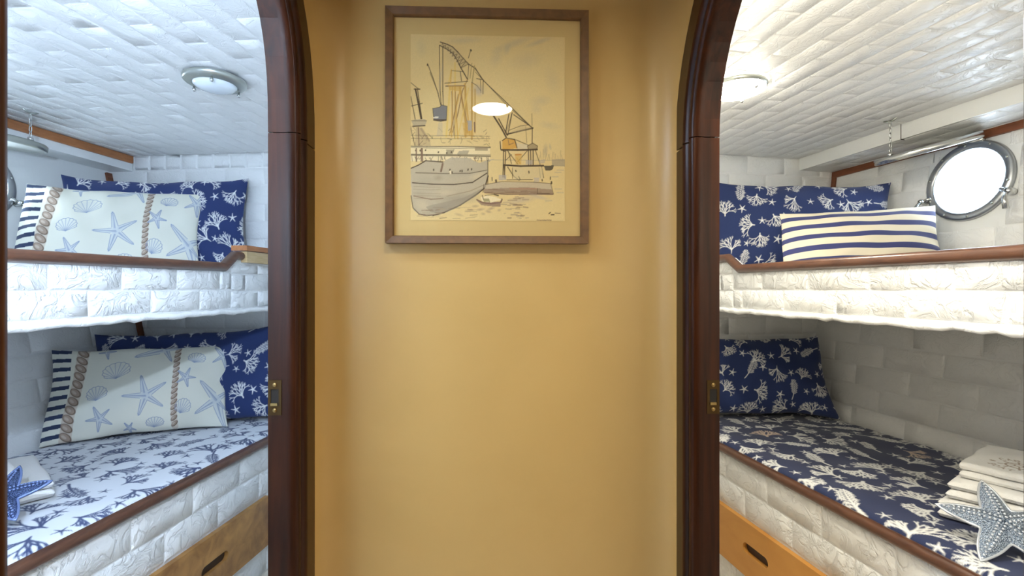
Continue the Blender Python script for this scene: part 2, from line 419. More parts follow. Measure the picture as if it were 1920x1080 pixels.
# ------------------------------------------------------------------ 2 cabins: shell
PORT = {'R': (-.262, .424), 'L': (-.165, .428)}        # porthole centres (p, H)
PR = .128                                              # clear radius
side_word = {'R': 'right', 'L': 'left'}
def cabin_shell(S):
    c = CAB[S]; w = side_word[S]; a, b = c['a'], c['b']; up = Vector((0,0,1)); end = c['end']
    xw = (XL-TW-.002) if S == 'L' else (XR+TW+.002)
    def q_part(p):                                     # q of the passage partition at p
        return (xw-(c['O'].x+a.x*p))/b.x
    # ceiling
    mb = MB(); q1 = hullq(S, CEIL)+.05; pe = end+.03
    pl = [(P_AFT-.03, q_part(P_AFT)), (pe, q_part(pe)), (pe, q1), (P_AFT-.03, q1)]
    mb.box8([Lc(S,p,q,CEIL) for p,q in pl]+[Lc(S,p,q,CEIL+.03) for p,q in pl])
    ce = tag(mb.build('ceiling_'+w, M['foam']), 'white foam-brick ceiling of the %s cabin' % w, 'ceiling', kind='structure')
    dq = (q_part(end)-q_part(P_AFT))/(end-P_AFT)
    def clip(t, lo, hi):                               # keep rows clear of the partition
        if S == 'L': pass
        lim = P_AFT+(t-.036-q_part(P_AFT))/dq if dq != 0 else hi
        return lo, min(hi, lim)
    bricks(ce, Lc(S,0,0,CEIL), a, b, -up, P_AFT, end, q_part(P_AFT)+.01, c['soff'], L=.205, h=.074, off0=.03, clip=clip, seed=11 if S == 'L' else 12, zs=.38)
    # end wall
    mb = MB(); q0 = q_part(end)
    pl = [(end, q0), (end, q1), (end+.03, q1), (end+.03, q0)]
    mb.box8([Lc(S,p,q,-CZ) for p,q in pl]+[Lc(S,p,q,CEIL) for p,q in pl])
    ew = tag(mb.build('wall_%s_end' % w, M['foam']), 'white brick wall at the head of the %s bunks' % w, 'wall', kind='structure')
    if S == 'L':    # soldier course leaning like a cove under the ceiling
        n = b*-1
        bricks(ew, Lc(S,end,0,0), up, b, -a, CEIL-.075, CEIL, q0, c['soff'], L=.075, h=.088, gap=.004, seed=3, stag=0)
        bricks(ew, Lc(S,end,0,0), b, up, -a, q0, hullq(S,.6), -.60, CEIL-.078, zs=.7, seed=21, tstart=CEIL-.078-14*.09, off0=.06, L=.215, h=.09)
    else:
        bricks(ew, Lc(S,end,0,0), b, up, -a, q0, hullq(S,.6), -.60, CEIL, zs=.7, seed=22, tstart=CEIL-15*.092, off0=.02, L=.215, h=.092)
    # hull side with porthole opening
    pc, hc = PORT[S]; tl = Vector((b.x*c['fl'], b.y*c['fl'], 1)); k = tl.length; tl /= k      # up the flare
    O = Lc(S, 0, hullq(S, 0), 0); nn = a.cross(tl); 
    if nn.dot(b) > 0: nn = -nn                         # inboard normal
    T0, T1 = -CZ*k, CEIL*k; tc = hc*k; p0, p1 = P_AFT, end
    W = lambda p, t, d=0: O+a*p+tl*t-nn*d
    mb = MB()
    for d in (0, .05):
        N = 48; sq = .2; ring = []; sqr = []
        for i in range(N):
            th = 2*math.pi*i/N; cx, cy = math.cos(th), math.sin(th); m_ = max(abs(cx), abs(cy))
            ring.append(W(pc+(PR+.012)*cx, tc+(PR+.012)*cy, d)); sqr.append(W(pc+sq*cx/m_, tc+sq*cy/m_, d))
        mb.add(ring+sqr, [(i,(i+1)%N,N+(i+1)%N,N+i) for i in range(N)])
        for (pa,pb,ta,tb) in ((p0,pc-sq,T0,T1),(pc+sq,p1,T0,T1),(pc-sq,pc+sq,T0,tc-sq),(pc-sq,pc+sq,tc+sq,T1)):
            mb.add([W(pa,ta,d),W(pb,ta,d),W(pb,tb,d),W(pa,tb,d)], [(0,1,2,3)])
    N = 48
    v = [W(pc+(PR+.012)*math.cos(2*math.pi*i/N), tc+(PR+.012)*math.sin(2*math.pi*i/N), d) for d in (0,.05) for i in range(N)]
    mb.add(v, [(i,(i+1)%N,N+(i+1)%N,N+i) for i in range(N)])
    hu = tag(mb.build('wall_%s_hull' % w, M['white_paint']), 'white hull side of the %s cabin with a porthole' % w, 'wall', kind='structure')
    if S == 'R': bricks(hu, O, a, tl, nn, p0, p1, -.66*k, .60*k, L=.26, h=.100, hole=(pc, tc, .163), zs=.7, seed=31, off0=.05)
    else: bricks(hu, O, a, tl, nn, p0, p1, -.66*k, .02, zs=.7, seed=32, L=.26, h=.100)
    # aft wall
    mb = MB(); qa = q_part(P_AFT)
    pl = [(P_AFT-.03, qa), (P_AFT-.03, q1), (P_AFT, q1), (P_AFT, qa)]
    mb.box8([Lc(S,p,q,-CZ) for p,q in pl]+[Lc(S,p,q,CEIL) for p,q in pl])
    tag(mb.build('wall_%s_aft' % w, M['white_paint']), 'plain white wall at the foot of the %s bunks' % w, 'wall', kind='structure')
    c['tl'], c['nn'], c['W'], c['k'] = tl, nn, W, k
    # soffit along the hull
    qs = c['soff']
    if S == 'R':
        mb = MB(); mb.lbox(S, P_AFT, end, qs, hullq(S,.65)+.01, .618, CEIL)
        so = tag(mb.build('trim_1', M['white_paint']), 'white boxed beam along the ceiling over the right upper bunk', 'beam', kind='structure')
        m2 = MB(); m2.lbox(S, -.142, -.139, qs-.0006, qs+.02, .616, CEIL); m2.build('joint', M['slot'], so)
        bricks(so, Lc(S,0,0,.618), a, b, -up, P_AFT, end-.1, qs+.01, hullq(S,.61), L=.2, h=.09, zs=.4, seed=41)
        mb = MB(); q = hullq(S, .59)
        mb.box8([W(P_AFT,.583*k,-.012),W(end-.004,.583*k,-.012),W(end-.004,.583*k,0),W(P_AFT,.583*k,0),W(P_AFT,.615*k,-.012),W(end-.004,.615*k,-.012),W(end-.004,.615*k,0),W(P_AFT,.615*k,0)])
        tag(mb.build('trim_2', M['trim_wood']), 'red-brown wooden strip under the right ceiling beam', 'trim', kind='structure')
        mb = MB(); mb.box8([W(end-.030,.02,-.011),W(end-.004,.02,-.011),W(end-.004,.02,0),W(end-.030,.02,0),W(end-.030,.585*k,-.011),W(end-.004,.585*k,-.011),W(end-.004,.585*k,0),W(end-.030,.585*k,0)])
        tag(mb.build('trim_3', M['trim_wood']), 'red-brown upright strip in the corner behind the right pillows', 'trim', kind='structure')
    else:
        mb = MB(); mb.lbox(S, P_AFT, end, qs, hullq(S,.65)+.01, .602, CEIL)
        so = tag(mb.build('trim_4', M['white_paint']), 'white boxed beam along the ceiling over the left upper bunk', 'beam', kind='structure')
        mb = MB(); mb.lbox(S, P_AFT, end-.01, qs-.012, qs, .640, CEIL-.004)
        tag(mb.build('trim_5', M['orange_trim']), 'orange-brown wooden strip on the left ceiling beam', 'trim', kind='structure')
        mb = MB(); mb.box8([W(end-.034,-.40,-.012),W(end-.004,-.40,-.012),W(end-.004,-.40,0),W(end-.034,-.40,0),W(end-.034,.59*k,-.012),W(end-.004,.59*k,-.012),W(end-.004,.59*k,0),W(end-.034,.59*k,0)])
        tag(mb.build('trim_6', M['trim_wood']), 'brown upright strip in the corner behind the left pillows', 'trim', kind='structure')
    # porthole
    win = thing('window_1' if S == 'R' else 'window_2', W(pc, tc), 'round %s porthole with bright sky behind its glass' % ('metal-rimmed right' if S == 'R' else 'left'), 'porthole', kind='structure')
    C0 = W(pc, tc)
    m = MB(); m.lathe(C0, nn, [(PR,-.004),(PR,.012),(PR+.004,.016),(PR+.010,.018),(PR+.024,.018),(PR+.030,.014),(PR+.032,.002),(PR+.012,.0),(PR+.011,-.004),(PR,-.004)], 64, caps=False)
    rim = m.build('rim', M['porthole_rim'], win)
    m = MB(); m.lathe(C0, nn, [(.0001,.004),(PR,.004),(PR,.010),(.0001,.010)], 48, caps=False); m.build('pane', M['sea_glass'], win)
    for i in range(10):
        th = 2*math.pi*(i+.3)/10; m = MB(); cc = C0+(a*math.cos(th)+tl*math.sin(th))*(PR+.019)
        m.lathe(cc, nn, [(.005,.016),(.0045,.020),(.0005,.0212)], 10); m.build('screw', M['nickel'], rim)
    # dogs: swivelling clamp at aft-lower side and forward-lower side
    for th, sz in ((math.radians(205), 1.0), (math.radians(-28 if S == 'L' else -20), .8)):
        dvec = a*math.cos(th)+tl*math.sin(th); cc = C0+dvec*(PR+.030)
        m = MB(); m.tube([cc-dvec*.02+nn*.02, cc+dvec*.012+nn*.022], .009*sz, 10); m.lathe(cc+dvec*.014, nn, [(.0,-.0),(.013*sz,.002),(.015*sz,.014),(.013*sz,.034),(.008*sz,.040),(.0,.041)], 16)
        dg = m.build('clamp', M['chrome'], win)
        m = MB(); tv = (-dvec.cross(nn)).normalized()
        m.tube([cc+nn*.034+dvec*.012, cc+nn*.05+dvec*.02-tl*.03, cc+nn*.045+dvec*.024-tl*.065], [.006,.008,.010], 8); m.build('clamp_handle', M['chrome'], dg)
    m = MB(); hcn = C0+tl*(PR+.03)
    m.tube([hcn-a*.045+nn*.012, hcn+a*.045+nn*.012], .010, 10); m.build('hinge', M['chrome'], win)
    # deadlight: hinged metal cover held up by a chain from the ceiling
    hinge = hcn+nn*.020+Vector((0,0,.008))
    cp, cq, cH, rad = (-.205, .790, .566, .172) if S == 'R' else (-.195, .925, .575, .172)
    cen = Lc(S, cp, cq, cH); e1 = (-b-Vector((0,0,.285 if S == 'R' else .119))).normalized()
    nz = e1.cross(a).normalized()
    if nz.z < 0: nz = -nz
    dl = thing('porthole_cover', cen, 'round metal porthole cover chained flat to the ceiling in the %s cabin' % w, 'porthole cover')
    m = MB(); m.lathe(cen, nz, [(.0,-.004),(rad*.80,-.004),(rad*.86,.006),(rad*.97,.008),(rad,.003),(rad,-.016),(rad*.97,-.018),(rad*.90,-.012),(rad*.84,-.014),(rad*.78,-.007),(.0,-.007)], 56, caps=False)
    m.build('disc', M['nickel'] if S == 'L' else M['chrome'], dl)
    at = cen+e1*(rad*.88)+a*(.02 if S == 'R' else .03)+nz*.008; top = Vector((at.x, at.y, CZ+CEIL-.006))
    m = MB(); m.lathe(at, nz, [(.0,-.002),(.010,0),(.008,.012),(.0,.014)], 14); m.build('eye', M['chrome'], dl)
    m = MB()
    for sg in (-1, 1):
        m.tube([top+Vector((0,0,-.004)), top+a*(.012*sg)+Vector((0,0,-.003)), top+a*(.028*sg)+Vector((0,0,.0045))], [.004,.004,.003], 8)
    m.tube([top, top-Vector((0,0,.014))], .003, 8)
    m.build('ceiling_hook', M['nickel'], dl)
    ch = empty('chain', at); ch.parent = dl; ch.location = at-cen
    A_, B_ = at+Vector((0,0,.012)), top-Vector((0,0,.012)); nl = max(4, int((B_-A_).length/.017)); 
    for i in range(nl):
        cc = A_+(B_-A_)*((i+.5)/nl); hl = (B_-A_).length/nl*.62; sd = a if i % 2 else b; m = MB()
        pts = [cc+sd*(.0046*math.cos(t))+up*(hl*math.sin(t)) for t in [2*math.pi*j/12 for j in range(12)]]
        m.tube(pts, .0016, 6, closed=True); m.build('chain_link', M['chrome'], ch)
for S in ('L', 'R'): cabin_shell(S)

# ------------------------------------------------------------------ lamps
def dome_lamp(C, label, lit, strength, col, r=.092, ring='nickel', gr=.70, dome=1.0):  # builds the visible lamps and the added off-frame ones alike
    e = thing('ceiling_lamp', C, label, 'ceiling lamp'); C = Vector(C); dn = (0,0,-1)
    m = MB(); m.lathe(C, dn, [(r*.98,0),(r,.004),(r*.985,.010),(r*.93,.015),(r*.90,.0155),(r*.74,.021),(r*.70,.020),(r*.69,.004),(r*.98,.0)], 48, caps=False)
    b = m.build('ring', M[ring], e)
    gl = emissive('lit_lamp_glass', col, strength) if lit else M['frost']
    m = MB(); m.lathe(C, dn, [(r*gr,.012),(r*gr*.97,.012+.010*dome),(r*gr*.80,.012+.018*dome),(r*gr*.57,.012+.023*dome),(r*gr*.3,.012+.026*dome),(.0,.012+.027*dome)], 40, caps=False); m.build('glass', gl, e)
    for i in range(3):
        th = 2*math.pi*i/3+.9; c = C+Vector((math.cos(th), math.sin(th), 0))*(r*.80)-Vector((0,0,.018))
        m = MB(); m.lathe(c, dn, [(.003,0),(.003,.006),(.0055,.008),(.0055,.014),(.003,.017),(.0,.017)], 12); m.build('knob', M['chrome'], b)
    return e
dome_lamp(Lc('L', -.365, -.140, CEIL-.008), 'unlit round nickel-ringed ceiling lamp in the left cabin', False, 0, (1,1,1))
dome_lamp(Lc('R', -.38, -.185, CEIL-.008), 'glowing round ceiling lamp beside the right arch', True, RIGHT_LAMP, (1.0, .935, .79), gr=.95, dome=.75)
dome_lamp(Lc('R', -.98, -.512, CEIL-.008), 'second lit ceiling lamp at the foot of the right cabin', True, RIGHT_ADDED_DOME, (1.0, .935, .79))  # added to light the front strip of the right sheet
dome_lamp(Lc('L', -1.15, -.50, CEIL-.008), 'lit ceiling lamp at the foot of the left cabin', True, LEFT_ADDED_DOME, (.60, .77, 1.0))  # added overhead light for the left sheet and bunk fronts
dome_lamp((0.0, .345, Z_PC), 'lit round ceiling lamp over the passage', True, PASSAGE_LAMP, (1.0, .90, .68), r=.118, ring='brass', gr=.76, dome=.12)
# unseen globe lamps added aft of the doors to light the bunks
def added_globe_lamp(S, label, col, strength):
    sx = -1 if S == 'L' else 1; xw = DOOR[S]['x']+sx*(TW+.002); y, z = .32, CZ+.22
    e = thing('wall_lamp', (xw, y, z), label, 'wall lamp'); c = Vector((xw+sx*.068, y, z+.05)); ax = (sx, 0, 0)
    m = MB(); m.lathe((xw, y, z), ax, [(.03,0),(.03,.006),(.02,.010),(.0,.011)], 20); m.build('backplate', M['nickel'], e)
    m = MB(); m.tube([(xw+sx*.008,y,z),(xw+sx*.03,y,z-.005),(xw+sx*.034,y,z+.02)], .006, 8); m.build('arm', M['nickel'], e)
    T = [1e-4+math.radians(9.8)*i for i in range(11)]
    m = MB(); m.lathe(c, ax, [(.050*math.sin(t), -.050*math.cos(t)) for t in T]+[(.047*math.sin(t), -.047*math.cos(t)) for t in T[::-1]], 28, caps=False); m.build('reflector', M['nickel'], e)  # cup shaped to keep the added lamp's light out of the passage
    m = MB(); m.lathe(c, (0,0,1), [(.014*math.cos(t), .014*math.sin(t)) for t in [-math.pi/2+math.pi*i/14 for i in range(15)]], 24, caps=False); m.build('globe', emissive('lit_globe_glass', col, strength), e)
added_globe_lamp('L', 'small globe bracket lamp on the left cabin partition', (.57, .735, 1.0), LEFT_ADDED_GLOBE)
added_globe_lamp('R', 'small globe bracket lamp on the right cabin partition', (1.0, .92, .76), RIGHT_ADDED_GLOBE)

# ------------------------------------------------------------------ bunks
RAILP = [(-.016,-.012),(-.016,.006),(-.012,.013),(-.004,.017),(.006,.016),(.013,.010),(.016,.001),(.013,-.010),(.004,-.014),(-.008,-.015)]
def bunks(S):
    c = CAB[S]; w = side_word[S]; a, b, end = c['a'], c['b'], c['end']; up = Vector((0,0,1)); P0, P1 = P_BUNK, end-.012
    fr = -b
    # lower bunk
    e = thing('lower_bunk', Lc(S, -.5, .4, -CZ), 'lower bunk of the %s cabin with brick front and wooden rail' % w, 'bunk')
    m = MB(); m.lbox(S, P0, P1, .0, .03, -CZ, -.668); fb = m.build('front_board', M['foam'], e)
    m = MB(); m.lbox(S, P0, P1, .03, hullq(S,-.75)-.02, -.78, -.76); m.build('base_panel', M['white_paint'], e)
    m = MB(); d0, d1 = (-.93, .115) if S == 'L' else (-.93, .06)
    O = Lc(S, 0, 0, 0)
    bricks(fb, O, a, up, fr, P0, P1, -.872, -.668, lib=BR2, seed=51, off0=.05, L=.24, h=.102, zs=.85)
    bricks(fb, O, a, up, fr, d1+.006, P1, -1.082, -.872, lib=BR2, seed=52, L=.24, h=.105, zs=.85)
    bricks(fb, O, a, up, fr, P0, P1, -CZ, -1.086, lib=BR2, seed=53, L=.24, h=.114, zs=.85)
    # drawer front with an oval hand slot
    ps, hs = (-.206, -.985) if S == 'L' else (-.25, -.972); hw, hh = .068, .019
    dr = MB(); N = 40; ins = []; outs = []; ins2 = []; 
    for i in range(N):
        t = 2*math.pi*i/N; cx, cy = math.cos(t), math.sin(t)
        x = (hw-hh)*math.copysign(1, cx) if abs(cx) > 1e-6 else 0
        ip, ih = ps+x+hh*cx, hs+hh*cy
        ins.append((ip, ih)); mm = max(abs(cx), abs(cy)); outs.append((ps+.09*cx/mm, hs+.05*cy/mm))
    qf = -.020
    dr.add([Lc(S,p,qf,h) for p,h in ins]+[Lc(S,p,qf,h) for p,h in outs], [(i,(i+1)%N,N+(i+1)%N,N+i) for i in range(N)])
    dr.add([Lc(S,p,qf,h) for p,h in ins]+[Lc(S,p,-.003,h) for p,h in ins], [(i,(i+1)%N,N+(i+1)%N,N+i) for i in range(N)])
    h0, h1 = -1.080, -.876
    for (pa,pb,ha,hb) in ((d0,ps-.09,h0,h1),(ps+.09,d1,h0,h1),(ps-.09,ps+.09,h0,hs-.05),(ps-.09,ps+.09,hs+.05,h1)):
        dr.add([Lc(S,pa,qf,ha),Lc(S,pb,qf,ha),Lc(S,pb,qf,hb),Lc(S,pa,qf,hb)], [(0,1,2,3)])
    for A, B in (((d0,h0),(d1,h0)),((d1,h0),(d1,h1)),((d1,h1),(d0,h1)),((d0,h1),(d0,h0))):
        dr.add([Lc(S,A[0],qf,A[1]),Lc(S,B[0],qf,B[1]),Lc(S,B[0],-.001,B[1]),Lc(S,A[0],-.001,A[1])], [(0,1,2,3)])
    dw = dr.build('drawer', M['drawer_l'] if S == 'L' else M['drawer_r'], e); dw['label'] = 'honey wood drawer front with a slot handle' if S == 'R' else 'mottled wood drawer front with a slot handle'
    m = MB(); m.lbox(S, ps-.085, ps+.085, -.004, -.002, hs-.03, hs+.03); m.build('slot_recess', M['slot'], dw)
    # rounded rail on the front edge
    m = MB(); m.sweep([Lc(S,P0,-.004,-.652), Lc(S,P1,-.004,-.652)], RAILP, fr, sgn=1); m.build('rail', M['rail_wood'], e, auto=60)
    # upper bunk
    e2 = thing('upper_bunk', Lc(S, -.5, .4, -.1), 'upper bunk of the %s cabin with brick front board and stepped rail' % w, 'bunk')
    if S == 'R': path = [(P0,.074),(-.146,.074),(-.072,.121),(P1,.121)]; prof_top = path
    else: path = [(P0,.070),(-.140,.078),(-.080,.124),(-.046,.124)]; prof_top = path+[(P1,.112)]
    tops = prof_top if S == 'R' else [(P0,.070),(-.140,.078),(-.080,.124),(-.040,.124),(P1,.124)]
    m = MB(); n = len(tops)
    v = [Lc(S,p,q,h) for q in (0,.03) for (p,h) in tops]+[Lc(S,p,q,-.098) for q in (0,.03) for (p,h) in tops]
    f = []
    for i in range(n-1):
        f += [(i,i+1,2*n+i+1,2*n+i),(n+i,n+i+1,3*n+i+1,3*n+i),(i,i+1,n+i+1,n+i),(2*n+i,2*n+i+1,3*n+i+1,3*n+i)]
    f += [(0,n,3*n,2*n),(n-1,2*n-1,4*n-1,3*n-1)]
    m.add(v, f); ub = m.build('front_board', M['foam'], e2)
    lowtop = .064
    bricks(ub, O, a, up, fr, P0, -.10, -.078, lowtop, lib=BR2, zs=.8, seed=61, h=.071, L=.215 if S == 'R' else .2, off0=.1)
    bricks(ub, O, a, up, fr, -.098, P1, -.078, .108 if S == 'R' else .095, lib=BR2, zs=.8, seed=62, h=.066, L=.16)
    # ragged foam lip under the board
    m = MB(); rg = random.Random(8); pts = []; rr = []; k = 70
    for i in range(k+1):
        pts.append(Lc(S, P0+(P1-P0)*i/k, -.003+rg.uniform(-.0015,.0015), -.0905+rg.uniform(-.0035,.0035))); rr.append(.0095+rg.uniform(-.002,.002))
    m.tube(pts, rr, 8); m.build('lower_lip', M['foam'], e2)
    m = MB(); m.lbox(S, P0, P1, .03, hullq(S,-.1)-.02, -.095, -.07); m.build('base_panel', M['white_paint'], e2)
    m = MB(); m.sweep([Lc(S,p,-.004,h) for p,h in path], RAILP, fr, sgn=1); m.build('rail', M['rail_wood'], e2, auto=60)
    if S == 'L':
        m = MB(); m.lbox(S, -.040, .30, -.026, -.001, .100, .143); cl = m.build('cleat', M['pine'], e2)
        m = MB(); m.lbox(S, -.048, .30, -.030, .035, .146, .166); m.build('cleat_cap', M['orange_trim'], cl)
for S in ('L', 'R'): bunks(S)

# ------------------------------------------------------------------ print canvases
class Cv:
    """colour canvas of nx*ny samples over w*h units, y up"""
    def __init__(s, nx, ny, w, h, bgc): s.nx, s.ny, s.w, s.h = nx, ny, w, h; s.a = np.tile(np.array(bgc, float), (ny, nx, 1)); s.k = nx/w; s.ky = ny/h
    def _box(s, x0, x1, y0, y1):
        i0, i1 = max(0, int(x0*s.k)-2), min(s.nx, int(x1*s.k)+3); j0, j1 = max(0, int(y0*s.ky)-2), min(s.ny, int(y1*s.ky)+3)
        if i0 >= i1 or j0 >= j1: return None
        X, Y = np.meshgrid((np.arange(i0, i1)+.5)/s.k, (np.arange(j0, j1)+.5)/s.ky); return i0, i1, j0, j1, X, Y
    def _put(s, B, al, col):
        i0, i1, j0, j1 = B[:4]; al = np.clip(al, 0, 1)[..., None]; s.a[j0:j1, i0:i1] = s.a[j0:j1, i0:i1]*(1-al)+np.array(col)*al
    def line(s, x0, y0, x1, y1, w, col, alpha=1, w1=None):
        w1 = w if w1 is None else w1; m = max(w, w1)
        B = s._box(min(x0,x1)-m, max(x0,x1)+m, min(y0,y1)-m, max(y0,y1)+m)
        if B is None: return
        X, Y = B[4], B[5]; dx, dy = x1-x0, y1-y0; L2 = dx*dx+dy*dy+1e-12
        t = np.clip(((X-x0)*dx+(Y-y0)*dy)/L2, 0, 1); d = np.hypot(X-x0-t*dx, Y-y0-t*dy)
        hw = (w+(w1-w)*t)/2; al = np.clip((hw-d)*s.k+.5, 0, 1)*np.minimum(1, np.maximum(w, .0)*s.k*1.2+.25)*alpha
        s._put(B, al, col)
    def pl(s, pts, w, col, alpha=1, closed=False):
        pts = list(pts)+([pts[0]] if closed else [])
        for A, C in zip(pts[:-1], pts[1:]): s.line(A[0], A[1], C[0], C[1], w, col, alpha)
    def poly(s, pts, col, alpha=1, soft=0, noise=None):
        xs = [p[0] for p in pts]; ys = [p[1] for p in pts]; B = s._box(min(xs), max(xs), min(ys), max(ys))
        if B is None: return
        X, Y = B[4], B[5]; ins = np.zeros(X.shape, bool); n = len(pts)
        for i in range(n):
            x0, y0 = pts[i]; x1, y1 = pts[(i+1) % n]
            if y0 == y1: continue
            c = (Y < y0) != (Y < y1); ins ^= c & (X < (x1-x0)*(Y-y0)/(y1-y0)+x0)
        al = ins.astype(float)*alpha
        if noise is not None: al = al*noise[B[2]:B[3], B[0]:B[1]]
        s._put(B, al, col)
    def ell(s, cx, cy, rx, ry, ang, col, alpha=1, soft=.15):
        m = max(rx, ry)*1.2; B = s._box(cx-m, cx+m, cy-m, cy+m)
        if B is None: return
        X, Y = B[4]-cx, B[5]-cy; c, n = math.cos(ang), math.sin(ang)
        d = np.sqrt(((X*c+Y*n)/rx)**2+((-X*n+Y*c)/ry)**2); s._put(B, np.clip((1-d)/soft, 0, 1)*alpha, col)

def coral(cv, x, y, size, ang, col, rg, kind, wk=1.0):
    line = lambda x0, y0, x1, y1, w, col, w1=None: cv.line(x0, y0, x1, y1, w*wk, col, w1=None if w1 is None else w1*wk)
    def br(x, y, a, l, w, d, sp):
        x1, y1 = x+l*math.cos(a), y+l*math.sin(a); line(x, y, x1, y1, w, col, w1=w*.8)
        if d:
            for sg in (-1, 1): br(x1, y1, a+sg*rg.uniform(.22, .55)*sp, l*rg.uniform(.62, .88), w*.82, d-1, sp)
    if kind == 0:        # bushy tree coral on a short stem
        x0, y0 = x-size*.42*math.cos(ang), y-size*.42*math.sin(ang)
        line(x0, y0, x0+size*.14*math.cos(ang), y0+size*.14*math.sin(ang), size*.055, col)
        x0 += size*.10*math.cos(ang); y0 += size*.10*math.sin(ang)
        for k in (-.85, -.35, .1, .5, .95): br(x0, y0, ang+k+rg.uniform(-.12, .12), size*rg.uniform(.19, .24), size*.042, 3, 1.15)
    elif kind == 1:
        px_, py_, a = x-size*.6*math.cos(ang), y-size*.6*math.sin(ang), ang-.2; N = 11
        for i in range(N):
            l = size*.115; x1, y1 = px_+l*math.cos(a), py_+l*math.sin(a); line(px_, py_, x1, y1, size*.03*(1-i/N)+size*.012, col)
            if i > 1:
                for sg in (-1, 1):
                    ll = size*.34*math.sin(math.pi*min(1, (i+1)/N))**.7*rg.uniform(.7, 1.1)
                    aa = a+sg*.65; ex, ey = x1+ll*math.cos(aa), y1+ll*math.sin(aa); line(x1, y1, ex, ey, size*.020, col, w1=size*.012)
                    for t in (.4, .7):
                        mx, my = x1+(ex-x1)*t, y1+(ey-y1)*t
                        for s2 in (-1, 1): line(mx, my, mx+ll*.3*math.cos(aa+s2*.5), my+ll*.3*math.sin(aa+s2*.5), size*.014, col)
            px_, py_ = x1, y1; a += .045
    else:
        x0, y0 = x-size*.3*math.cos(ang), y-size*.3*math.sin(ang)      # two-lobed fan coral
        for k in (-.15, .2, .55): br(x0, y0, ang+k, size*.26, size*.040, 3, .8)
        for k in (-1.35, -1.0): br(x0, y0, ang+k, size*.19, size*.040, 3, .7)
        line(x0, y0, x0-size*.18*math.cos(ang-.3), y0-size*.18*math.sin(ang-.3), size*.05, col, w1=size*.02)
def star(cv, x, y, r, ang, col, w=.22):
    for i in range(5):
        a = ang+2*math.pi*i/5; cv.line(x, y, x+r*math.cos(a), y+r*math.sin(a), r*w*1.5, col, w1=r*w*.45)
def coral_field(cv, col, rg, pitch, size, alt=None, angs=None, wk=1.0):
    row = 0; y = pitch*.2
    while y < cv.h+pitch*.4:
        x = pitch*(.25 if row % 2 else .75)
        while x < cv.w+pitch*.5:
            cx, cy = x+rg.uniform(-.1, .1)*pitch, y+rg.uniform(-.1, .1)*pitch
            cc = alt if (alt and rg.random() < .1) else col
            coral(cv, cx, cy, size*rg.uniform(.85, 1.12), rg.uniform(0, 2*math.pi) if angs is None else rg.choice(angs)+rg.uniform(-.3, .3), cc, rg, rg.choice((0, 0, 0, 1, 2, 2)), wk)
            star(cv, cx+pitch*.5+rg.uniform(-.06, .06)*pitch, cy+rg.uniform(-.1, .1)*pitch, size*rg.uniform(.16, .22), rg.uniform(0, 6), col)
            x += pitch
        y += pitch*.62; row += 1

NAVY = S2L(33, 51, 100); NAVY_D = S2L(33, 45, 84); WHITE = (.82, .82, .80)
# ------------------------------------------------------------------ pillows
def pillow(name, corners, thick, nx, ny, cols, label, cat, group, seed, mat=None, pinch=.035, wr=1.0):
    BL, BRt, TR, TL = [np.array(c) for c in corners]; rg = np.random.RandomState(seed)
    ph = rg.uniform(0, 6.28, (10, 2)); fr = rg.uniform(2, 9, (10, 2))*np.sign(rg.uniform(-1, 1, (10, 2)))
    base = (BL+BRt)/2; e = thing(name, Vector(base), label, cat, group)
    nrm = np.cross((BRt-BL)+(TR-TL), (TL-BL)+(TR-BRt)); nrm /= np.linalg.norm(nrm)
    def surf(nx, ny, sgn):
        u, v = np.meshgrid(np.linspace(0, 1, nx), np.linspace(0, 1, ny)); U, V = 2*u-1, 2*v-1
        uu = .5+(u-.5)*(1-pinch*(1-V**2))+.006*np.sin(v*7+ph[2,0])*np.abs(U); vv = .5+(v-.5)*(1-pinch*2.0*(1-U**4))+(.010*np.sin(u*6+ph[3,0])+.007*np.sin(u*15+ph[4,0]))*np.abs(V)*(1-U**2)
        P = ((1-uu)*(1-vv))[..., None]*BL+(uu*(1-vv))[..., None]*BRt+(uu*vv)[..., None]*TR+((1-uu)*vv)[..., None]*TL
        f = np.clip((1-np.abs(U)**2.4)*(1-np.abs(V)**2.4), 0, 1)**.55*(1+.22*(.5-v))
        w = np.zeros_like(u)
        for i in range(10): w += np.sin(fr[i,0]*u*3.1+fr[i,1]*v*2.2+ph[i,0])*(.9 if i < 5 else .5)
        # gathers running in from the edges
        g = np.sin(u*38+ph[0,0]+3*v)*np.exp(-np.minimum(v, 1-v)*9)+np.sin(v*24+ph[1,0]+3*u)*np.exp(-np.minimum(u, 1-u)*11)
        bulge = thick/2*f+wr*(.0018*w+.0036*g)*np.minimum(1, f*2.5)
        return P+nrm*(sgn*bulge)[..., None]
    P = surf(nx, ny, 1); bx, by = 26, 16; Bk = surf(bx, by, -1).reshape(-1, 3); idx = np.arange(bx*by).reshape(by, bx)
    Q = np.stack([idx[:-1,:-1], idx[1:,:-1], idx[1:,1:], idx[:-1,1:]], -1).reshape(-1, 4)
    ec = np.median(cols.reshape(-1, 3), axis=0)
    grid_obj('cover', P, cols, mat or M['fabric'], e, extra=(Bk, Q, ec))
    return e

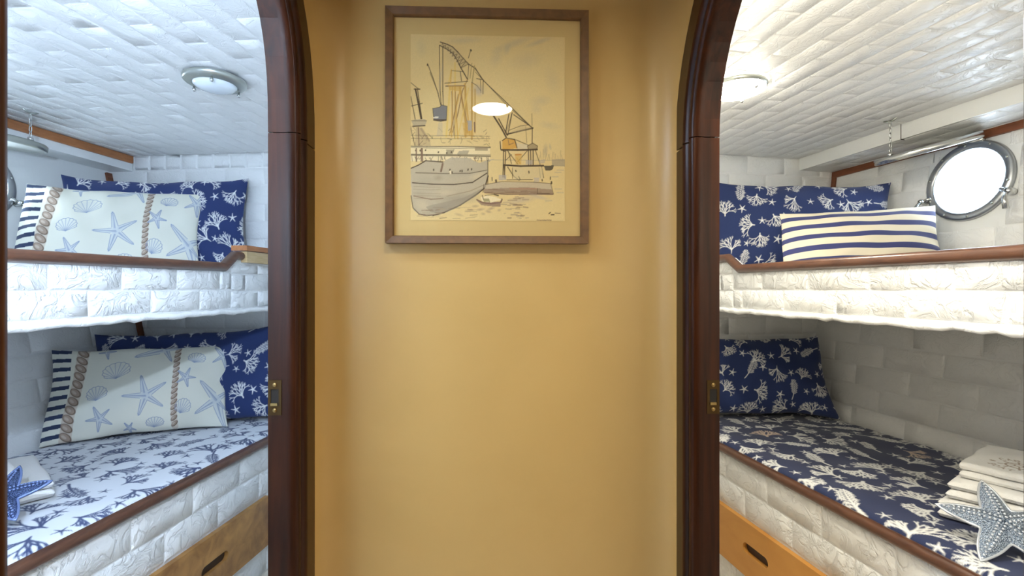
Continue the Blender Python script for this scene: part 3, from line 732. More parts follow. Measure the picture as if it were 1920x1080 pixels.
def bil_inv(quad, x, y):
    (x0,y0),(x1,y1),(x2,y2),(x3,y3) = quad; u = v = .5
    for _ in range(12):
        fx = (1-u)*(1-v)*x0+u*(1-v)*x1+u*v*x2+(1-u)*v*x3-x; fy = (1-u)*(1-v)*y0+u*(1-v)*y1+u*v*y2+(1-u)*v*y3-y
        a = (1-v)*(x1-x0)+v*(x2-x3); b = (1-u)*(x3-x0)+u*(x2-x1); c = (1-v)*(y1-y0)+v*(y2-y3); d = (1-u)*(y3-y0)+u*(y2-y1)
        D = a*d-b*c; u -= (d*fx-b*fy)/D; v -= (a*fy-c*fx)/D
    return u, v

def shell_cushion_canvas(nx=380, ny=205):
    W, H = .66, .375; cv = Cv(nx, ny, W, H, S2L(228, 226, 210))
    quad = [(72,838),(426,800),(428,645),(98,655)]; uv = lambda x, y: (lambda q: (q[0]*W, q[1]*H))(bil_inv(quad, x, y)); s = W/345.0
    navy = S2L(38, 52, 82); blue = S2L(134, 148, 176); pale = S2L(208, 212, 210); tan = S2L(168, 146, 128); tand = S2L(112, 90, 72); tanl = S2L(206, 190, 172)
    for i in range(10):
        y = H*(.045+.1*i); cv.poly([(0, y), (.072, y+.004), (.072, y+.020), (0, y+.016)], navy)
    def rope(xa, ya, xb, yb, n, rw, rl, tilt):
        A, B = uv(xa, ya), uv(xb, yb)
        cv.line(A[0], A[1], B[0], B[1], rw*2.1, tanl, .8)
        for i in range(n):
            t = (i+.5)/n; x, y = A[0]+(B[0]-A[0])*t, A[1]+(B[1]-A[1])*t
            cv.ell(x, y, rl*1.12, rw*.74, tilt, tand, 1); cv.ell(x-.001, y+.001, rl*.94, rw*.56, tilt, tan, 1); cv.ell(x-rl*.2, y+rw*.1, rl*.5, rw*.25, tilt, tanl, .6)
    rope(155, 652, 116, 832, 11, .020, .024, -.75); rope(326, 650, 318, 806, 15, .0115, .0155, .8)
    def starfish(x, y, tips, wd):
        c = uv(x, y); T = [uv(*t) for t in tips]
        ang = sorted([(math.atan2(t[1]-c[1], t[0]-c[0]), t) for t in T])
        for a, t in ang:
            L = math.hypot(t[0]-c[0], t[1]-c[1]); cv.line(c[0], c[1], t[0], t[1], L*.36*wd, pale, .8, w1=L*.08)
            nx_, ny_ = -math.sin(a), math.cos(a)
            for sg in (-1, 1):
                b0 = (c[0]+L*.22*math.cos(a)+sg*nx_*L*.17*wd, c[1]+L*.22*math.sin(a)+sg*ny_*L*.17*wd); b1 = (t[0]-L*.06*math.cos(a)+sg*nx_*L*.045, t[1]-L*.06*math.sin(a)+sg*ny_*L*.045)
                cv.line(*b0, *b1, .0022, blue); cv.line(*b1, *t, .002, blue)
            cv.line(c[0], c[1], t[0], t[1], .0035, blue, .6); cv.line(c[0]+nx_*.003, c[1]+ny_*.003, c[0]+.7*(t[0]-c[0]), c[1]+.7*(t[1]-c[1]), L*.10, blue, .45, w1=.002)
    def st(x, y, r, a0, wd=1):
        starfish(x, y, [(x+r*math.cos(a0+2*math.pi*i/5), y-r*math.sin(a0+2*math.pi*i/5)) for i in range(5)], wd)
    starfish(265, 748, [(257,709),(304,722),(298,768),(251,787),(221,749)], .8)
    starfish(408, 752, [(373,718),(362,781),(419,803),(440,730),(428,770)], .8)
    starfish(300, 652, [(245,671),(314,679),(330,650)], .8); starfish(194, 658, [(196,674),(180,660),(210,657)], .9)
    st(180, 792, 25, 2.0); st(343, 711, 20, 1.2); st(418, 668, 26, 2.4); st(232, 812, 12, 1)
    def shell(x, y, rx, ry, rot):
        c = uv(x, y); rx *= s; ry *= s; P = lambda r, t: (c[0]+rx*r*math.cos(t)*math.cos(rot)-ry*r*math.sin(t)*math.sin(rot), c[1]+rx*r*math.cos(t)*math.sin(rot)+ry*r*math.sin(t)*math.cos(rot))
        cv.ell(c[0], c[1], rx, ry, rot, pale, .35, .3)
        hinge = P(.95, math.radians(-100)); n = 11; prev = None
        for i in range(n):
            t = math.radians(-62+ (304)*i/(n-1)); t = math.radians(-40+260*i/(n-1)); e_ = P(1.0, t); cv.line(*hinge, *e_, .0017, blue, .9)
            if prev is not None:
                m = P(1.09, (t+pt)/2); cv.line(*prev, *m, .002, blue); cv.line(*m, *e_, .002, blue)
            prev, pt = e_, t
    shell(211, 699, 25, 18, .25); shell(175, 744, 18, 15, .2); shell(363, 672, 17, 12, -.2); shell(338, 768, 15, 17, -.2); shell(281, 799, 16, 11, 0)
    return cv.a
SHELL = shell_cushion_canvas()
def navy_canvas(W, H, nx, ny, seed, size=.100, pitch=.158):
    cv = Cv(nx, ny, W, H, NAVY); coral_field(cv, WHITE, random.Random(seed), pitch, size); return cv.a

HB, HU = -.628, .055       # tops of the lower and upper mattresses
pillow('pillow', [pxH(180,2.14,HB), pxH(548,2.36,HB), px(545,603,2.42), px(177,627,2.24)], .13, 330, 150, navy_canvas(.92,.42,330,150,4), 'navy coral-print pillow behind the shell cushion on the left lower bunk', 'pillow', 'navy coral pillows', 3, pinch=.055)
pillow('cushion', [pxH(73,1.93,HB), pxH(427,2.225,HB), px(431,645,2.32), px(98,655,2.04)], .12, 380, 205, SHELL, 'cream starfish-and-shell cushion with rope and stripe bands on the left lower bunk', 'cushion', 'shell print cushions', 5)
pillow('pillow', [pxH(105,2.10,HU), pxH(470,2.37,HU), px(464,334,2.43), px(112,327,2.22)], .12, 330, 170, navy_canvas(.90,.43,330,170,6), 'navy coral-print pillow behind the shell cushion on the left upper bunk', 'pillow', 'navy coral pillows', 8, pinch=.06)
pillow('cushion', [pxH(10,1.90,HU), pxH(372,2.22,HU), px(381,364,2.33), px(48,344,2.06)], .12, 380, 205, SHELL, 'cream starfish-and-shell cushion with rope and stripe bands on the left upper bunk', 'cushion', 'shell print cushions', 9)
pillow('pillow', [pxH(1338,2.33,HU), pxH(1685,2.12,HU), px(1669,342,2.25), px(1341,341,2.42)], .13, 340, 180, navy_canvas(.84,.44,340,180,10), 'wide navy coral-print pillow behind the striped cushion', 'pillow', 'navy coral pillows', 12, pinch=.055)
pillow('pillow', [pxH(1285,2.40,HB), pxH(1575,2.33,HB), px(1532,629,2.47), px(1300,626,2.46)], .14, 300, 170, navy_canvas(.74,.42,300,170,15), 'navy coral-print pillow standing alone on the right lower bunk', 'pillow', 'navy coral pillows', 14, pinch=.06)
# striped cushion: lengthwise navy and cream bands
nx, ny = 220, 200; cream = S2L(226, 216, 192); st_n = S2L(56, 62, 112)
cv = Cv(nx, ny, .62, .29, cream)
for k in range(6):
    y = .29*(.085+.182*k); cv.poly([(0, y), (.62, y), (.62, y+.0225), (0, y+.0225)], st_n)
pillow('cushion', [pxH(1466,1.96,HU), pxH(1776,1.88,HU), px(1752,385,1.99), px(1460,401,2.09)], .13, nx, ny, cv.a, 'oblong navy-and-cream striped cushion below the porthole', 'cushion', None, 21, wr=.5)

# ------------------------------------------------------------------ mattresses and sheets
def mattress(S, low, label, bgc, ink, alt, seed, dense=.0032):
    c = CAB[S]; end = c['end']; H = HB if low else HU; q0, q1 = .034, hullq(S, H)-.018; p0, p1 = P_BUNK+.02, end-.03
    if low: q0 = .012
    e = thing('mattress', Lc(S, (p0+p1)/2, (q0+q1)/2, H-.12), label, 'mattress')
    m = MB(); m.lbox(S, p0, p1, max(q0, .034), hullq(S, H-.125)-.012, H-.125, H-.008); m.build('core', M['mattress'], e)
    W, D = p1-p0, q1-q0; nx, ny = int(W/dense), int(D/dense)
    cv = Cv(nx, ny, W, D, bgc)
    if ink is not None: coral_field(cv, ink, random.Random(seed), .162, .112, alt, wk=1.7)
    p, q = np.meshgrid(np.linspace(p0, p1, nx), np.linspace(q0, q1, ny))
    h = H-.002+.0022*np.sin(p*9+q*4)+.0016*np.sin(p*4-q*13+1)+.0012*np.sin(p*23+q*17)
    ed = np.minimum(np.minimum(q-q0, q1-q), np.minimum(p-p0, p1-p)); h -= .016*np.exp(-ed/.008)
    O, a, b = [np.array(x) for x in (c['O'], c['a'], c['b'])]
    P = O+p[..., None]*a+q[..., None]*b; P[..., 2] += h
    grid_obj('sheet', P, cv.a, M['fabric'], e)
    return e
mattress('L', True, 'left lower mattress under a white sheet printed with dark blue coral', S2L(226, 230, 236), S2L(52, 66, 108), None, 31)
mattress('R', True, 'right lower mattress under a navy sheet printed with white coral', NAVY_D, WHITE, (.62, .48, .38), 33)
mattress('L', False, 'left upper mattress under a plain white sheet', (.80, .81, .82), None, None, 1, .02)
mattress('R', False, 'right upper mattress under a navy sheet', NAVY_D, WHITE, None, 35, .008)

# ------------------------------------------------------------------ towels
def towel(S, pc, qc, Hb, W, D, h, rot, label, group, canvas=None, layers=2, seed=1):
    c = CAB[S]; cr, sr = math.cos(rot), math.sin(rot); ax = c['a']*cr+c['b']*sr; ay = -c['a']*sr+c['b']*cr
    C = Lc(S, pc, qc, Hb); e = thing('towel', C, label, 'towel', group); rg = np.random.RandomState(seed)
    def rounded(W, D, z0, z1, nm, cols=None, n=44):
        m = 3 if cols is None else 4
        # superellipsoid-like folded slab: top grid, bottom grid
        u = np.linspace(-1, 1, n); U, V = np.meshgrid(u, u)
        X = np.sign(U)*np.abs(U)**.55; Y = np.sign(V)*np.abs(V)**.55
        if cols is not None: X, Y = U, V
        r = np.clip(1-np.maximum(np.abs(U)**(10 if cols is None else 30), np.abs(V)**(10 if cols is None else 30)), 0, 1)**.5
        w = .0016*np.sin(X*5+rg.uniform(0,6))*np.sin(Y*4+rg.uniform(0,6))+.001*np.sin(X*11+Y*7)
        zc, hh = (z0+z1)/2, (z1-z0)/2
        ex = 1+.012*np.sin(Y*6+rg.uniform(0,6)); ey = 1+.012*np.sin(X*5+rg.uniform(0,6))
        Px = X*W/2*ex; Py = Y*D/2*ey
        def mk(sg): 
            Z = zc+sg*hh*r+w*(r if sg > 0 else r*.2)
            return np.array(C)+Px[..., None]*np.array(ax)+Py[..., None]*np.array(ay)+Z[..., None]*np.array((0,0,1.))
        T = mk(1); Bm = mk(-1).reshape(-1, 3); idx = np.arange(n*n).reshape(n, n); Q = np.stack([idx[:-1,:-1], idx[1:,:-1], idx[1:,1:], idx[:-1,1:]], -1).reshape(-1, 4)
        cc = np.tile(np.array((.93,.92,.89)), (n, n, 1)) if cols is None else cols
        return grid_obj(nm, T, cc, M['terry'], e, extra=(Bm, Q, (.93,.92,.89)))
    lh = h/layers
    for i in range(layers):
        last = i == layers-1
        if last and canvas is not None: rounded(W, D, i*lh, (i+1)*lh, 'fold', canvas, canvas.shape[0])
        else: rounded(W-.006*(i % 2), D-.008*(i % 2), i*lh, (i+1)*lh, 'fold')
    return e
m_, nt_, b_ = newmat('white_terry_print'); setp(b_, Roughness=.95, Sheen_Weight=.3)
a_ = nt_.nodes.new('ShaderNodeVertexColor'); a_.layer_name = 'print'; nt_.links.new(a_.outputs['Color'], b_.inputs['Base Color']); add_bump(nt_, b_, 330, .7, .0035)
M['terry'] = m_
FONT = {'C': [[(1,.85),(.7,1),(.3,1),(0,.7),(0,.3),(.3,0),(.7,0),(1,.15)]], 'A': [[(0,0),(.5,1),(1,0)],[(.2,.38),(.8,.38)]], 'B': [[(0,0),(0,1),(.7,1),(.9,.78),(.7,.54),(0,.54)],[(.7,.54),(1,.28),(.7,0),(0,0)]],
 'I': [[(.5,0),(.5,1)]], 'N': [[(0,0),(0,1),(1,0),(1,1)]], 'O': [[(.3,0),(0,.3),(0,.7),(.3,1),(.7,1),(1,.7),(1,.3),(.7,0),(.3,0)]], 'T': [[(0,1),(1,1)],[(.5,1),(.5,0)]],
 'S': [[(1,.85),(.7,1),(.3,1),(0,.78),(.2,.55),(.8,.45),(1,.22),(.7,0),(.3,0),(0,.15)]], '*': [[(.5,.1),(.5,.9)],[(.1,.5),(.9,.5)],[(.2,.2),(.8,.8)],[(.2,.8),(.8,.2)]]}
def emblem(n=200, W=.34, D=.28):
    cv = Cv(n, n, W, D, (.93, .92, .89)); ink = S2L(158, 134, 112); cx, cy, R = .105, .082, .026
    c = [(cx+R*math.cos(t), cy+R*math.sin(t)) for t in [2*math.pi*i/28 for i in range(28)]]; cv.pl(c, .0042, ink, closed=True)
    c = [(cx+R*.34*math.cos(t), cy+R*.34*math.sin(t)) for t in [2*math.pi*i/14 for i in range(14)]]; cv.pl(c, .003, ink, closed=True)
    for i in range(8):
        t = 2*math.pi*i/8+.2; cv.line(cx+R*.34*math.cos(t), cy+R*.34*math.sin(t), cx+R*1.5*math.cos(t), cy+R*1.5*math.sin(t), .003, ink); cv.line(cx+R*1.25*math.cos(t), cy+R*1.25*math.sin(t), cx+R*1.5*math.cos(t), cy+R*1.5*math.sin(t), .005, ink)
    def arc(txt, r, a0, da, flip):
        for i, ch in enumerate(txt):
            if ch == ' ': continue
            th = a0-da*i if not flip else a0+da*i
            for st in FONT[ch]:
                pts = []
                for x, y in st:
                    lx, ly = (x-.5)*.0105, (y-.5)*.013
                    if flip: lx, ly = lx, ly; ur = (-math.cos(th), -math.sin(th)); ut = (-math.sin(th), math.cos(th))
                    else: ur = (math.cos(th), math.sin(th)); ut = (math.sin(th), -math.cos(th))
                    pts.append((cx+r*math.cos(th)+ut[0]*lx+ur[0]*ly, cy+r*math.sin(th)+ut[1]*lx+ur[1]*ly))
                cv.pl(pts, .0028, ink, .85)
    arc('* CABIN *', .054, math.radians(172), .30, False); arc('BOAT CO', .054, math.radians(212), .30, True)
    return cv.a
# emblem reads for someone standing in the aisle: u of the towel grid runs with ax, v with ay
TG = 'folded towels on the right bunk'
RT = math.radians(-25)
towel('R', -.842, .416, HB, .40, .35, .054, RT, 'lowest folded white towel under the glittery silver starfish', TG, seed=2)
towel('R', -.840, .425, HB+.054, .38, .335, .050, RT-.03, 'middle folded white towel of the stack on the right bunk', TG, seed=3)
towel('R', -.838, .438, HB+.104, .34, .28, .046, RT+.02, 'top folded white towel printed with a ship wheel emblem', TG, canvas=emblem()[:, ::-1], layers=2, seed=4)
TG = 'folded towels on the left bunk'
RT = math.radians(-33)
towel('L', -.567, .511, HB, .36, .38, .056, RT, 'lower folded white towel under the blue starfish on the left bunk', TG, seed=6)
towel('L', -.650, .478, HB+.056, .30, .30, .052, RT+.04, 'upper folded white towel on the left bunk', TG, seed=7)

# ------------------------------------------------------------------ starfish ornaments
def starfish(C, ex, ey, R, thick, mat, bead, label, rot):
    C = Vector(C); ex = Vector(ex).normalized(); ey = (Vector(ey)-ex*Vector(ey).dot(ex)).normalized(); ez = ex.cross(ey)
    e = thing('starfish_ornament', C, label, 'ornament')
    nA, nR = 100, 11; vs = []; fs = []
    def rad(t):
        k = ((t-rot)/(2*math.pi/5)) % 1; d = abs(k-.5)*2          # 1 on an arm axis, 0 in a notch
        return R*(.40+.60*d**1.7)
    for j in range(nR+1):
        f = j/nR
        for i in range(nA):
            t = 2*math.pi*i/nA; r = rad(t)*f; k = ((t-rot)/(2*math.pi/5)) % 1; d = abs(k-.5)*2
            z = thick*(1-f**2.2)*(.55+.45*(1-f*.4))*(.75+.25*d)
            vs.append(C+(ex*math.cos(t)+ey*math.sin(t))*r+ez*z)
    o2 = len(vs)
    for i in range(nA):
        t = 2*math.pi*i/nA; vs.append(C+(ex*math.cos(t)+ey*math.sin(t))*rad(t)*.97-ez*.007)
    vs.append(C-ez*.005)
    for j in range(nR):
        for i in range(nA): k = (i+1) % nA; fs.append((j*nA+i, j*nA+k, (j+1)*nA+k, (j+1)*nA+i))
    for i in range(nA): k = (i+1) % nA; fs += [(nR*nA+i, nR*nA+k, o2+k, o2+i), (o2+i, o2+k, o2+nA)]
    m = MB(); m.add(vs, fs, True); m.build('body', mat, e)
    m = MB(); path = [C+(ex*math.cos(t)+ey*math.sin(t))*rad(t)*.99 for t in [2*math.pi*i/nA for i in range(nA)]]
    m.tube(path, .0032, 6, closed=True); m.build('edge_cord', bead, e)
    m = MB(); rg = random.Random(3)
    for i in range(5):
        t = rot+2*math.pi*i/5
        for j in range(13):
            f = .06+.88*j/12; r = R*f; wv = (.0 if j % 2 else .0)
            for off in ((0,) if f > .75 else (-1, 1)):
                w = off*.006*(1-f*.5); z = thick*(1-f**2.2)*(.55+.45*(1-f*.4))
                d = ex*math.cos(t)+ey*math.sin(t); nn = -ex*math.sin(t)+ey*math.cos(t); c = C+d*r+nn*w+ez*(z+.0005)
                m.lathe(c, ez, [(0,-.003),(.0026,-.001),(.003,.0008),(.0018,.0026),(0,.003)], 6, caps=False)
    bd = m.build('beads', bead, e); bd['kind'] = 'stuff'
camv = Vector((0,0,CZ))
# both lean back on their towel stacks, lower arms on the sheet
cR = px(1880, 984, 1.180)
starfish(cR, px(1975,962,1.185)-px(1808,985,1.215), px(1890,930,1.245)-px(1870,1030,1.160), .124, .020, M['star_r'], M['bead_r'], 'glittery silver-blue starfish leaning on the towels of the right bunk', math.radians(72))
cL = px(4, 932, 1.30)
starfish(cL, px(70,915,1.33)-px(-66,935,1.28), px(4,880,1.36)-px(4,975,1.25), .100, .020, M['star_l'], M['bead_l'], 'dusky blue beaded starfish leaning on the towels of the left bunk', math.radians(18))

# ------------------------------------------------------------------ framed picture
def on_wall(x, y, Y):
    r = ray(x, y); return r*(Y/r.y)+Vector((0,0,CZ))
YB, YG = YF-.004, YF-.030
c0, c1, c2, c3 = [on_wall(*p, YG) for p in ((722,457),(1104,455),(1104,17),(722,12))]
x0, x1 = (c0.x+c3.x)/2, (c1.x+c2.x)/2; z0, z1 = (c0.z+c1.z)/2, (c2.z+c3.z)/2
pic = thing('framed_picture', ((x0+x1)/2, YB, z0), 'wood-framed ink and watercolour harbour picture on the golden passage wall', 'picture')
FW = .0185
for A, B in (((x0,z0),(x1,z0)),((x1,z0),(x1,z1)),((x1,z1),(x0,z1)),((x0,z1),(x0,z0))):
    a = Vector((A[0],0,A[1])); b = Vector((B[0],0,B[1])); t = (b-a).normalized(); n = Vector((-t.z,0,t.x)); i0 = a+(t+n)*FW; i1 = b+(-t+n)*FW; m = MB()
    V = lambda p, y: (p.x, y, p.z)
    in0, in1 = a+(t+n)*(FW*.9), b+(-t+n)*(FW*.9)
    m.add([V(a,YB),V(b,YB),V(i1,YB),V(i0,YB),V(a,YG),V(b,YG),V(in1,YG+.004),V(in0,YG+.004),V(i1,YG+.008),V(i0,YG+.008)],
          [(0,1,2,3),(4,5,6,7),(0,1,5,4),(7,6,8,9),(2,3,9,8),(1,2,8,6,5),(0,3,9,7,4)])
    m.build('frame_bar', M['frame_wood'], pic)
m = MB(); m.box(x0+.01, x1-.01, YF-.014, YB, z0+.01, z1-.01); m.build('mat_board', M['mat_board'], pic)
m = MB(); m.box(x0+FW*.8, x1-FW*.8, YF-.0205, YF-.0195, z0+FW*.8, z1-FW*.8); m.build('glass_pane', M['glass'], pic)
# the print: sketch of harbour cranes and ships, drawn in picture pixels (x 770-1058, y 70-413)
AX0, AX1, AY0, AY1 = 770, 1059, 70, 413
def harbour():
    nx, ny = 350, 415; W, H = AX1-AX0, AY1-AY0; rg = random.Random(2); nr = np.random.RandomState(4)
    paper = np.array((.72, .54, .235)); cv = Cv(nx, ny, W, H, paper)
    T = lambda x, y: (x-AX0, AY1-y)
    ink = (.070, .042, .018); grey = (.36, .29, .185); brown = (.20, .11, .06); blue = (.20, .20, .20); ochre = (.60, .34, .06); yel = (.72, .50, .13)
    def L(pts, w=1.0, col=ink, al=.8, jit=.5, n=1):
        w = w*1.2; al = min(1, al*1.15)
        for _ in range(n): cv.pl([T(x+rg.uniform(-jit, jit), y+rg.uniform(-jit, jit)) for x, y in pts], w, col, al)
    def Pg(pts, col, al): cv.poly([T(*p) for p in pts], col, al)
    def wash(x, y, rx, ry, col, al): c = T(x, y); cv.ell(c[0], c[1], rx, ry, rg.uniform(-.4, .4), col, al, .8)
    # sky washes
    for x, y, rx, ry, al in ((960,85,50,9,.35),(1010,80,34,6,.4),(950,95,8,14,.4),(930,110,14,24,.3),(985,115,40,20,.22),(1035,150,18,30,.2),(1012,190,26,12,.3),(1030,235,26,9,.25),(790,95,12,20,.2),(870,80,40,8,.3),(895,170,18,14,.35),(1005,205,14,12,.25),(850,110,20,20,.15)): wash(x, y, rx, ry, (.42,.36,.25), al)
    # distant shore
    Pg([(1034,298),(1059,297),(1059,311),(1034,310)], grey, .75); wash(1022,282,6,16,(.30,.24,.18),.5); wash(1031,275,3,8,(.38,.32,.22),.5)
    for x in range(1010, 1056, 4): L([(x, 299), (x+rg.uniform(-2,2), rg.uniform(276, 292))], .7, (.3,.22,.12), .6)
    L([(905,300),(1058,300)], .7, grey, .7)
    # left crane and quay clutter
    L([(779,172),(784,195),(790,226)], 2.2, ink, .85, n=2); L([(783,173),(791,226)], 1, n=2); L([(771,160),(786,172)], 1); L([(771,185),(779,228)], .8, n=2); L([(772,203),(792,197)], 1.2); L([(777,171),(787,171)], 2)
    Pg([(772,231),(778,227),(797,226),(800,231),(797,238),(776,240)], (.45,.36,.22), .8); L([(774,240),(797,238)], 2); L([(772,230),(800,229)], .8)
    Pg([(780,242),(792,242),(806,265),(808,276),(778,276)], (.40,.28,.15), .5); L([(785,242),(786,276)], 1.6, brown); L([(790,244),(805,266)], 3, (.36,.25,.13), .6); L([(770,242),(778,275)], 1); 
    for _ in range(46): 
        x, y = rg.uniform(771, 918), rg.uniform(246, 276); L([(x, y), (x+rg.uniform(-8, 8), y+rg.uniform(-9, 9))], rg.uniform(.5, 1.1), rg.choice((ink, brown, (.34,.22,.1))), .6)
    # big jib crane
    L([(825,84),(838,88),(848,92),(857,101),(867,112),(878,124)], 1.3, n=2); L([(825,90),(838,97),(849,105),(857,118),(863,130),(870,142),(876,152)], 1.4, n=2)
    Pg([(826,85),(845,92),(862,106),(878,124),(866,132),(852,112),(840,99),(826,91)], (.38,.28,.15), .45)
    for t in range(9):
        f = t/9; a = (829+49*f, 86+38*f**1.1); b = (831+37*f, 92+44*f**1.15); L([a, b], .8); L([b, (a[0]+5, a[1]+4)], .7)
    L([(824,90),(824,125),(825,175),(827,200)], .8, n=2); L([(830,92),(830,175),(831,200)], .9, n=2); wash(826,150,4,40,(.40,.36,.28),.35)
    L([(802,125),(812,150),(821,178),(826,200)], .9, n=2); L([(806,140),(822,180)], .8); L([(802,125),(802,127)], 2.2)
    L([(876,152),(866,175),(858,215),(848,250)], 1.2, (.42,.25,.07), .8, n=2); L([(878,124),(876,152)], .9); L([(882,98),(877,112)], 1); L([(882,97),(883,99)], 2.4)
    L([(878,124),(890,131),(900,146),(906,154)], 1.2, n=2); L([(889,127),(884,160)], 1.4, (.38,.28,.1), n=2); L([(884,122),(881,150)], 1.2, (.38,.28,.1)); L([(906,154),(918,166),(940,186),(968,212),(998,241)], 1.1, n=2); L([(890,138),(912,160),(945,194),(985,230)], .8)
    L([(884,157),(893,163),(900,172)], 1); L([(893,150),(905,152),(905,178)], .9, n=2); L([(900,152),(901,176)], .8); wash(896,172,10,14,(.42,.36,.30),.5)
    # ochre masts
    for x0_, y0_, x1_, y1_, w in ((846,134,840,165,2),(853,122,853,262,2.2),(843,168,836,258,3),(848,166,846,258,2),(852,165,858,262,2),(862,166,876,250,3.2),(870,160,880,255,2.2),(872,165,872,258,3),(884,160,884,262,3),(890,170,890,250,2),(862,172,842,256,2),(878,168,858,258,2)): L([(x0_,y0_),(x1_,y1_)], w, rg.choice((ochre, yel, (.5,.29,.06))), .75)
    L([(836,165),(870,164)], 2, brown, .8); L([(834,160),(876,155)], 1.2); Pg([(840,164),(868,164),(862,174),(842,172)], ochre, .6); L([(845,136),(868,138)], .9); L([(846,135),(845,160)], 1.6, ochre); L([(862,138),(865,155)], 1.2)
    for x0_, y0_, x1_, y1_ in ((846,175,850,255),(853,175,852,260),(868,168,855,225),(858,180,845,250),(865,185,880,250)): L([(x0_,y0_),(x1_,y1_)], .8, brown, .8)
    Pg([(866,232),(884,232),(888,256),(870,258)], ochre, .55); Pg([(876,228),(884,228),(884,246),(877,247)], (.34,.34,.34), .8); L([(889,232),(889,248)], 2.2, brown)
    # hanging grey cabin
    Pg([(811,207),(824,204),(828,200),(838,202),(837,228),(826,230),(813,228)], (.185,.185,.185), .95); L([(811,207),(824,204),(828,200),(838,202),(837,228),(826,230),(813,228),(811,207)], .9); Pg([(812,222),(822,221),(822,224),(812,225)], (.75,.68,.5), .9); L([(813,228),(836,228)], 2.2); Pg([(822,232),(829,232),(830,258),(818,258)], (.50,.40,.26), .5)
    # ship superstructure
    Pg([(770,276),(918,276),(918,300),(770,304)], (.80,.66,.38), .85)
    for y, w in ((276,1.4),(279,.7),(291,1.2),(293,1.6),(262,.7),(256,.6)): L([(771,y),(800,y+.6),(860,y),(918,y+rg.uniform(-1,1))], w, ink, .75)
    Pg([(836,282),(852,281),(848,291),(838,291)], (.30,.24,.14), .75); Pg([(860,284),(879,283),(876,291),(856,291)], (.34,.28,.18), .75); Pg([(890,277),(914,277),(914,283),(890,283)], (.28,.20,.11), .7)
    for x, y in ((788,284),(798,283),(822,286),(837,288),(846,286),(780,284)): L([(x,y),(x,y+1)], 2.2)
    for x in (781,790,792): L([(x,281),(x,304)], 2, brown, .8)
    for _ in range(40):
        x = rg.uniform(772, 915); L([(x, rg.uniform(294, 298)), (x+rg.uniform(-4, 4), rg.uniform(297, 304))], .9, rg.choice((ink, brown)), .7)
    # ship hull
    hull = [(770,318),(785,311),(797,303),(812,302),(830,305),(838,300),(846,296),(880,297),(888,302),(898,306),(908,302),(926,298),(914,304),(914,330),(910,350),(896,364),(880,374),(858,388),(836,398),(818,404),(800,405),(786,402),(776,394),(772,370)]
    Pg(hull, (.46,.385,.26), .88)
    for x, y, rx, ry, al, cc in ((800,340,30,14,.3,(.36,.30,.20)),(865,325,40,10,.25,(.38,.33,.24)),(860,372,50,13,.5,(.32,.26,.18)),(830,390,34,9,.45,(.32,.26,.18)),(792,385,18,12,.6,(.62,.50,.30)),(835,362,26,8,.5,(.62,.50,.30)),(895,330,20,8,.6,(.66,.53,.31)),(790,365,18,10,.3,(.38,.30,.19))): wash(x, y, rx, ry, cc, al)
    L([(771,317),(785,311),(798,303),(830,305)], 1.4, n=2); L([(780,325),(830,326),(880,325),(912,319)], 1.1, n=1); L([(774,344),(810,346),(850,346),(885,342),(912,325)], 1.4, n=2)
    for y in (350,355,362,367,372): L([(776,y),(805,y+rg.uniform(-1,2)),(826,y+1)], .7, (.30,.22,.13), .6)
    L([(776,368),(808,374),(830,372)], 1.2, brown); L([(838,368),(880,358),(908,346)], 1, (.3,.22,.13)); L([(914,300),(914,345)], 1.2); L([(914,330),(908,352),(890,366),(862,384),(832,398),(812,404)], 1.8, ink, .9, n=2); L([(771,368),(775,390),(786,401),(800,404),(815,402)], 1, n=2)
    Pg([(798,388),(810,384),(870,370),(905,352),(890,368),(850,392),(825,400),(808,398)], (.30,.245,.165), .55)
    for x, y in ((813,320),(827,320),(843,319),(847,324),(862,321),(866,321),(877,319),(883,318)): L([(x,y-1),(x,y+1)], 2)
    L([(830,308),(827,322)], 3, brown, .8); wash(822,334,12,8,(.30,.22,.13),.4)
    Pg([(842,322),(845,320),(846,327),(843,327)], (.82,.70,.44), .9)
    # floating crane on its barge
    L([(948,257),(938,240),(920,212)], 2.2, n=2); L([(950,254),(934,224)], 1.4, n=2); L([(947,250),(953,215)], 1.2, n=2); L([(951,254),(959,212)], 1.1, n=2); L([(959,212),(948,252)], .7)
    L([(950,252),(975,246),(998,240)], 2.0, n=2); L([(953,245),(975,236),(992,234)], .9); L([(962,216),(998,240)], 1.0, n=2); L([(985,237),(987,268)], .6); Pg([(952,250),(980,236),(998,240),(975,247)], (.5,.38,.2), .4)
    L([(997,214),(997,236)], .8); L([(997,241),(997,270)], 1.4); L([(966,262),(989,272)], 1.2)
    Pg([(941,264),(948,259),(964,262),(969,278),(941,281)], (.62,.33,.05), .95); L([(941,264),(948,259),(964,262),(969,278)], 1.1, n=2); L([(937,266),(938,280),(945,284)], 1.2, n=2); L([(952,262),(954,272),(962,268)], 1, brown)
    Pg([(968,268),(988,271),(988,279),(969,279)], (.62,.52,.34), .7); Pg([(988,274),(998,268),(1007,273),(1006,279),(990,280)], (.38,.28,.14), .9); L([(988,274),(998,268),(1007,273),(1006,279),(990,280),(988,274)], 1, n=1); L([(939,281),(970,281),(1006,280)], 2.4, n=2)
    for x0_, x1_ in ((943,942),(947,945),(990,990),(994,995),(999,999)): L([(x0_,282),(x1_,309 if x0_ > 950 else 332)], 1.5, ink, .85)
    for a in (((950,282),(970,308)),((988,283),(970,303)),((1003,282),(1012,308)),((952,284),(958,306)),((948,300),(958,290))): L(a, 1.1)
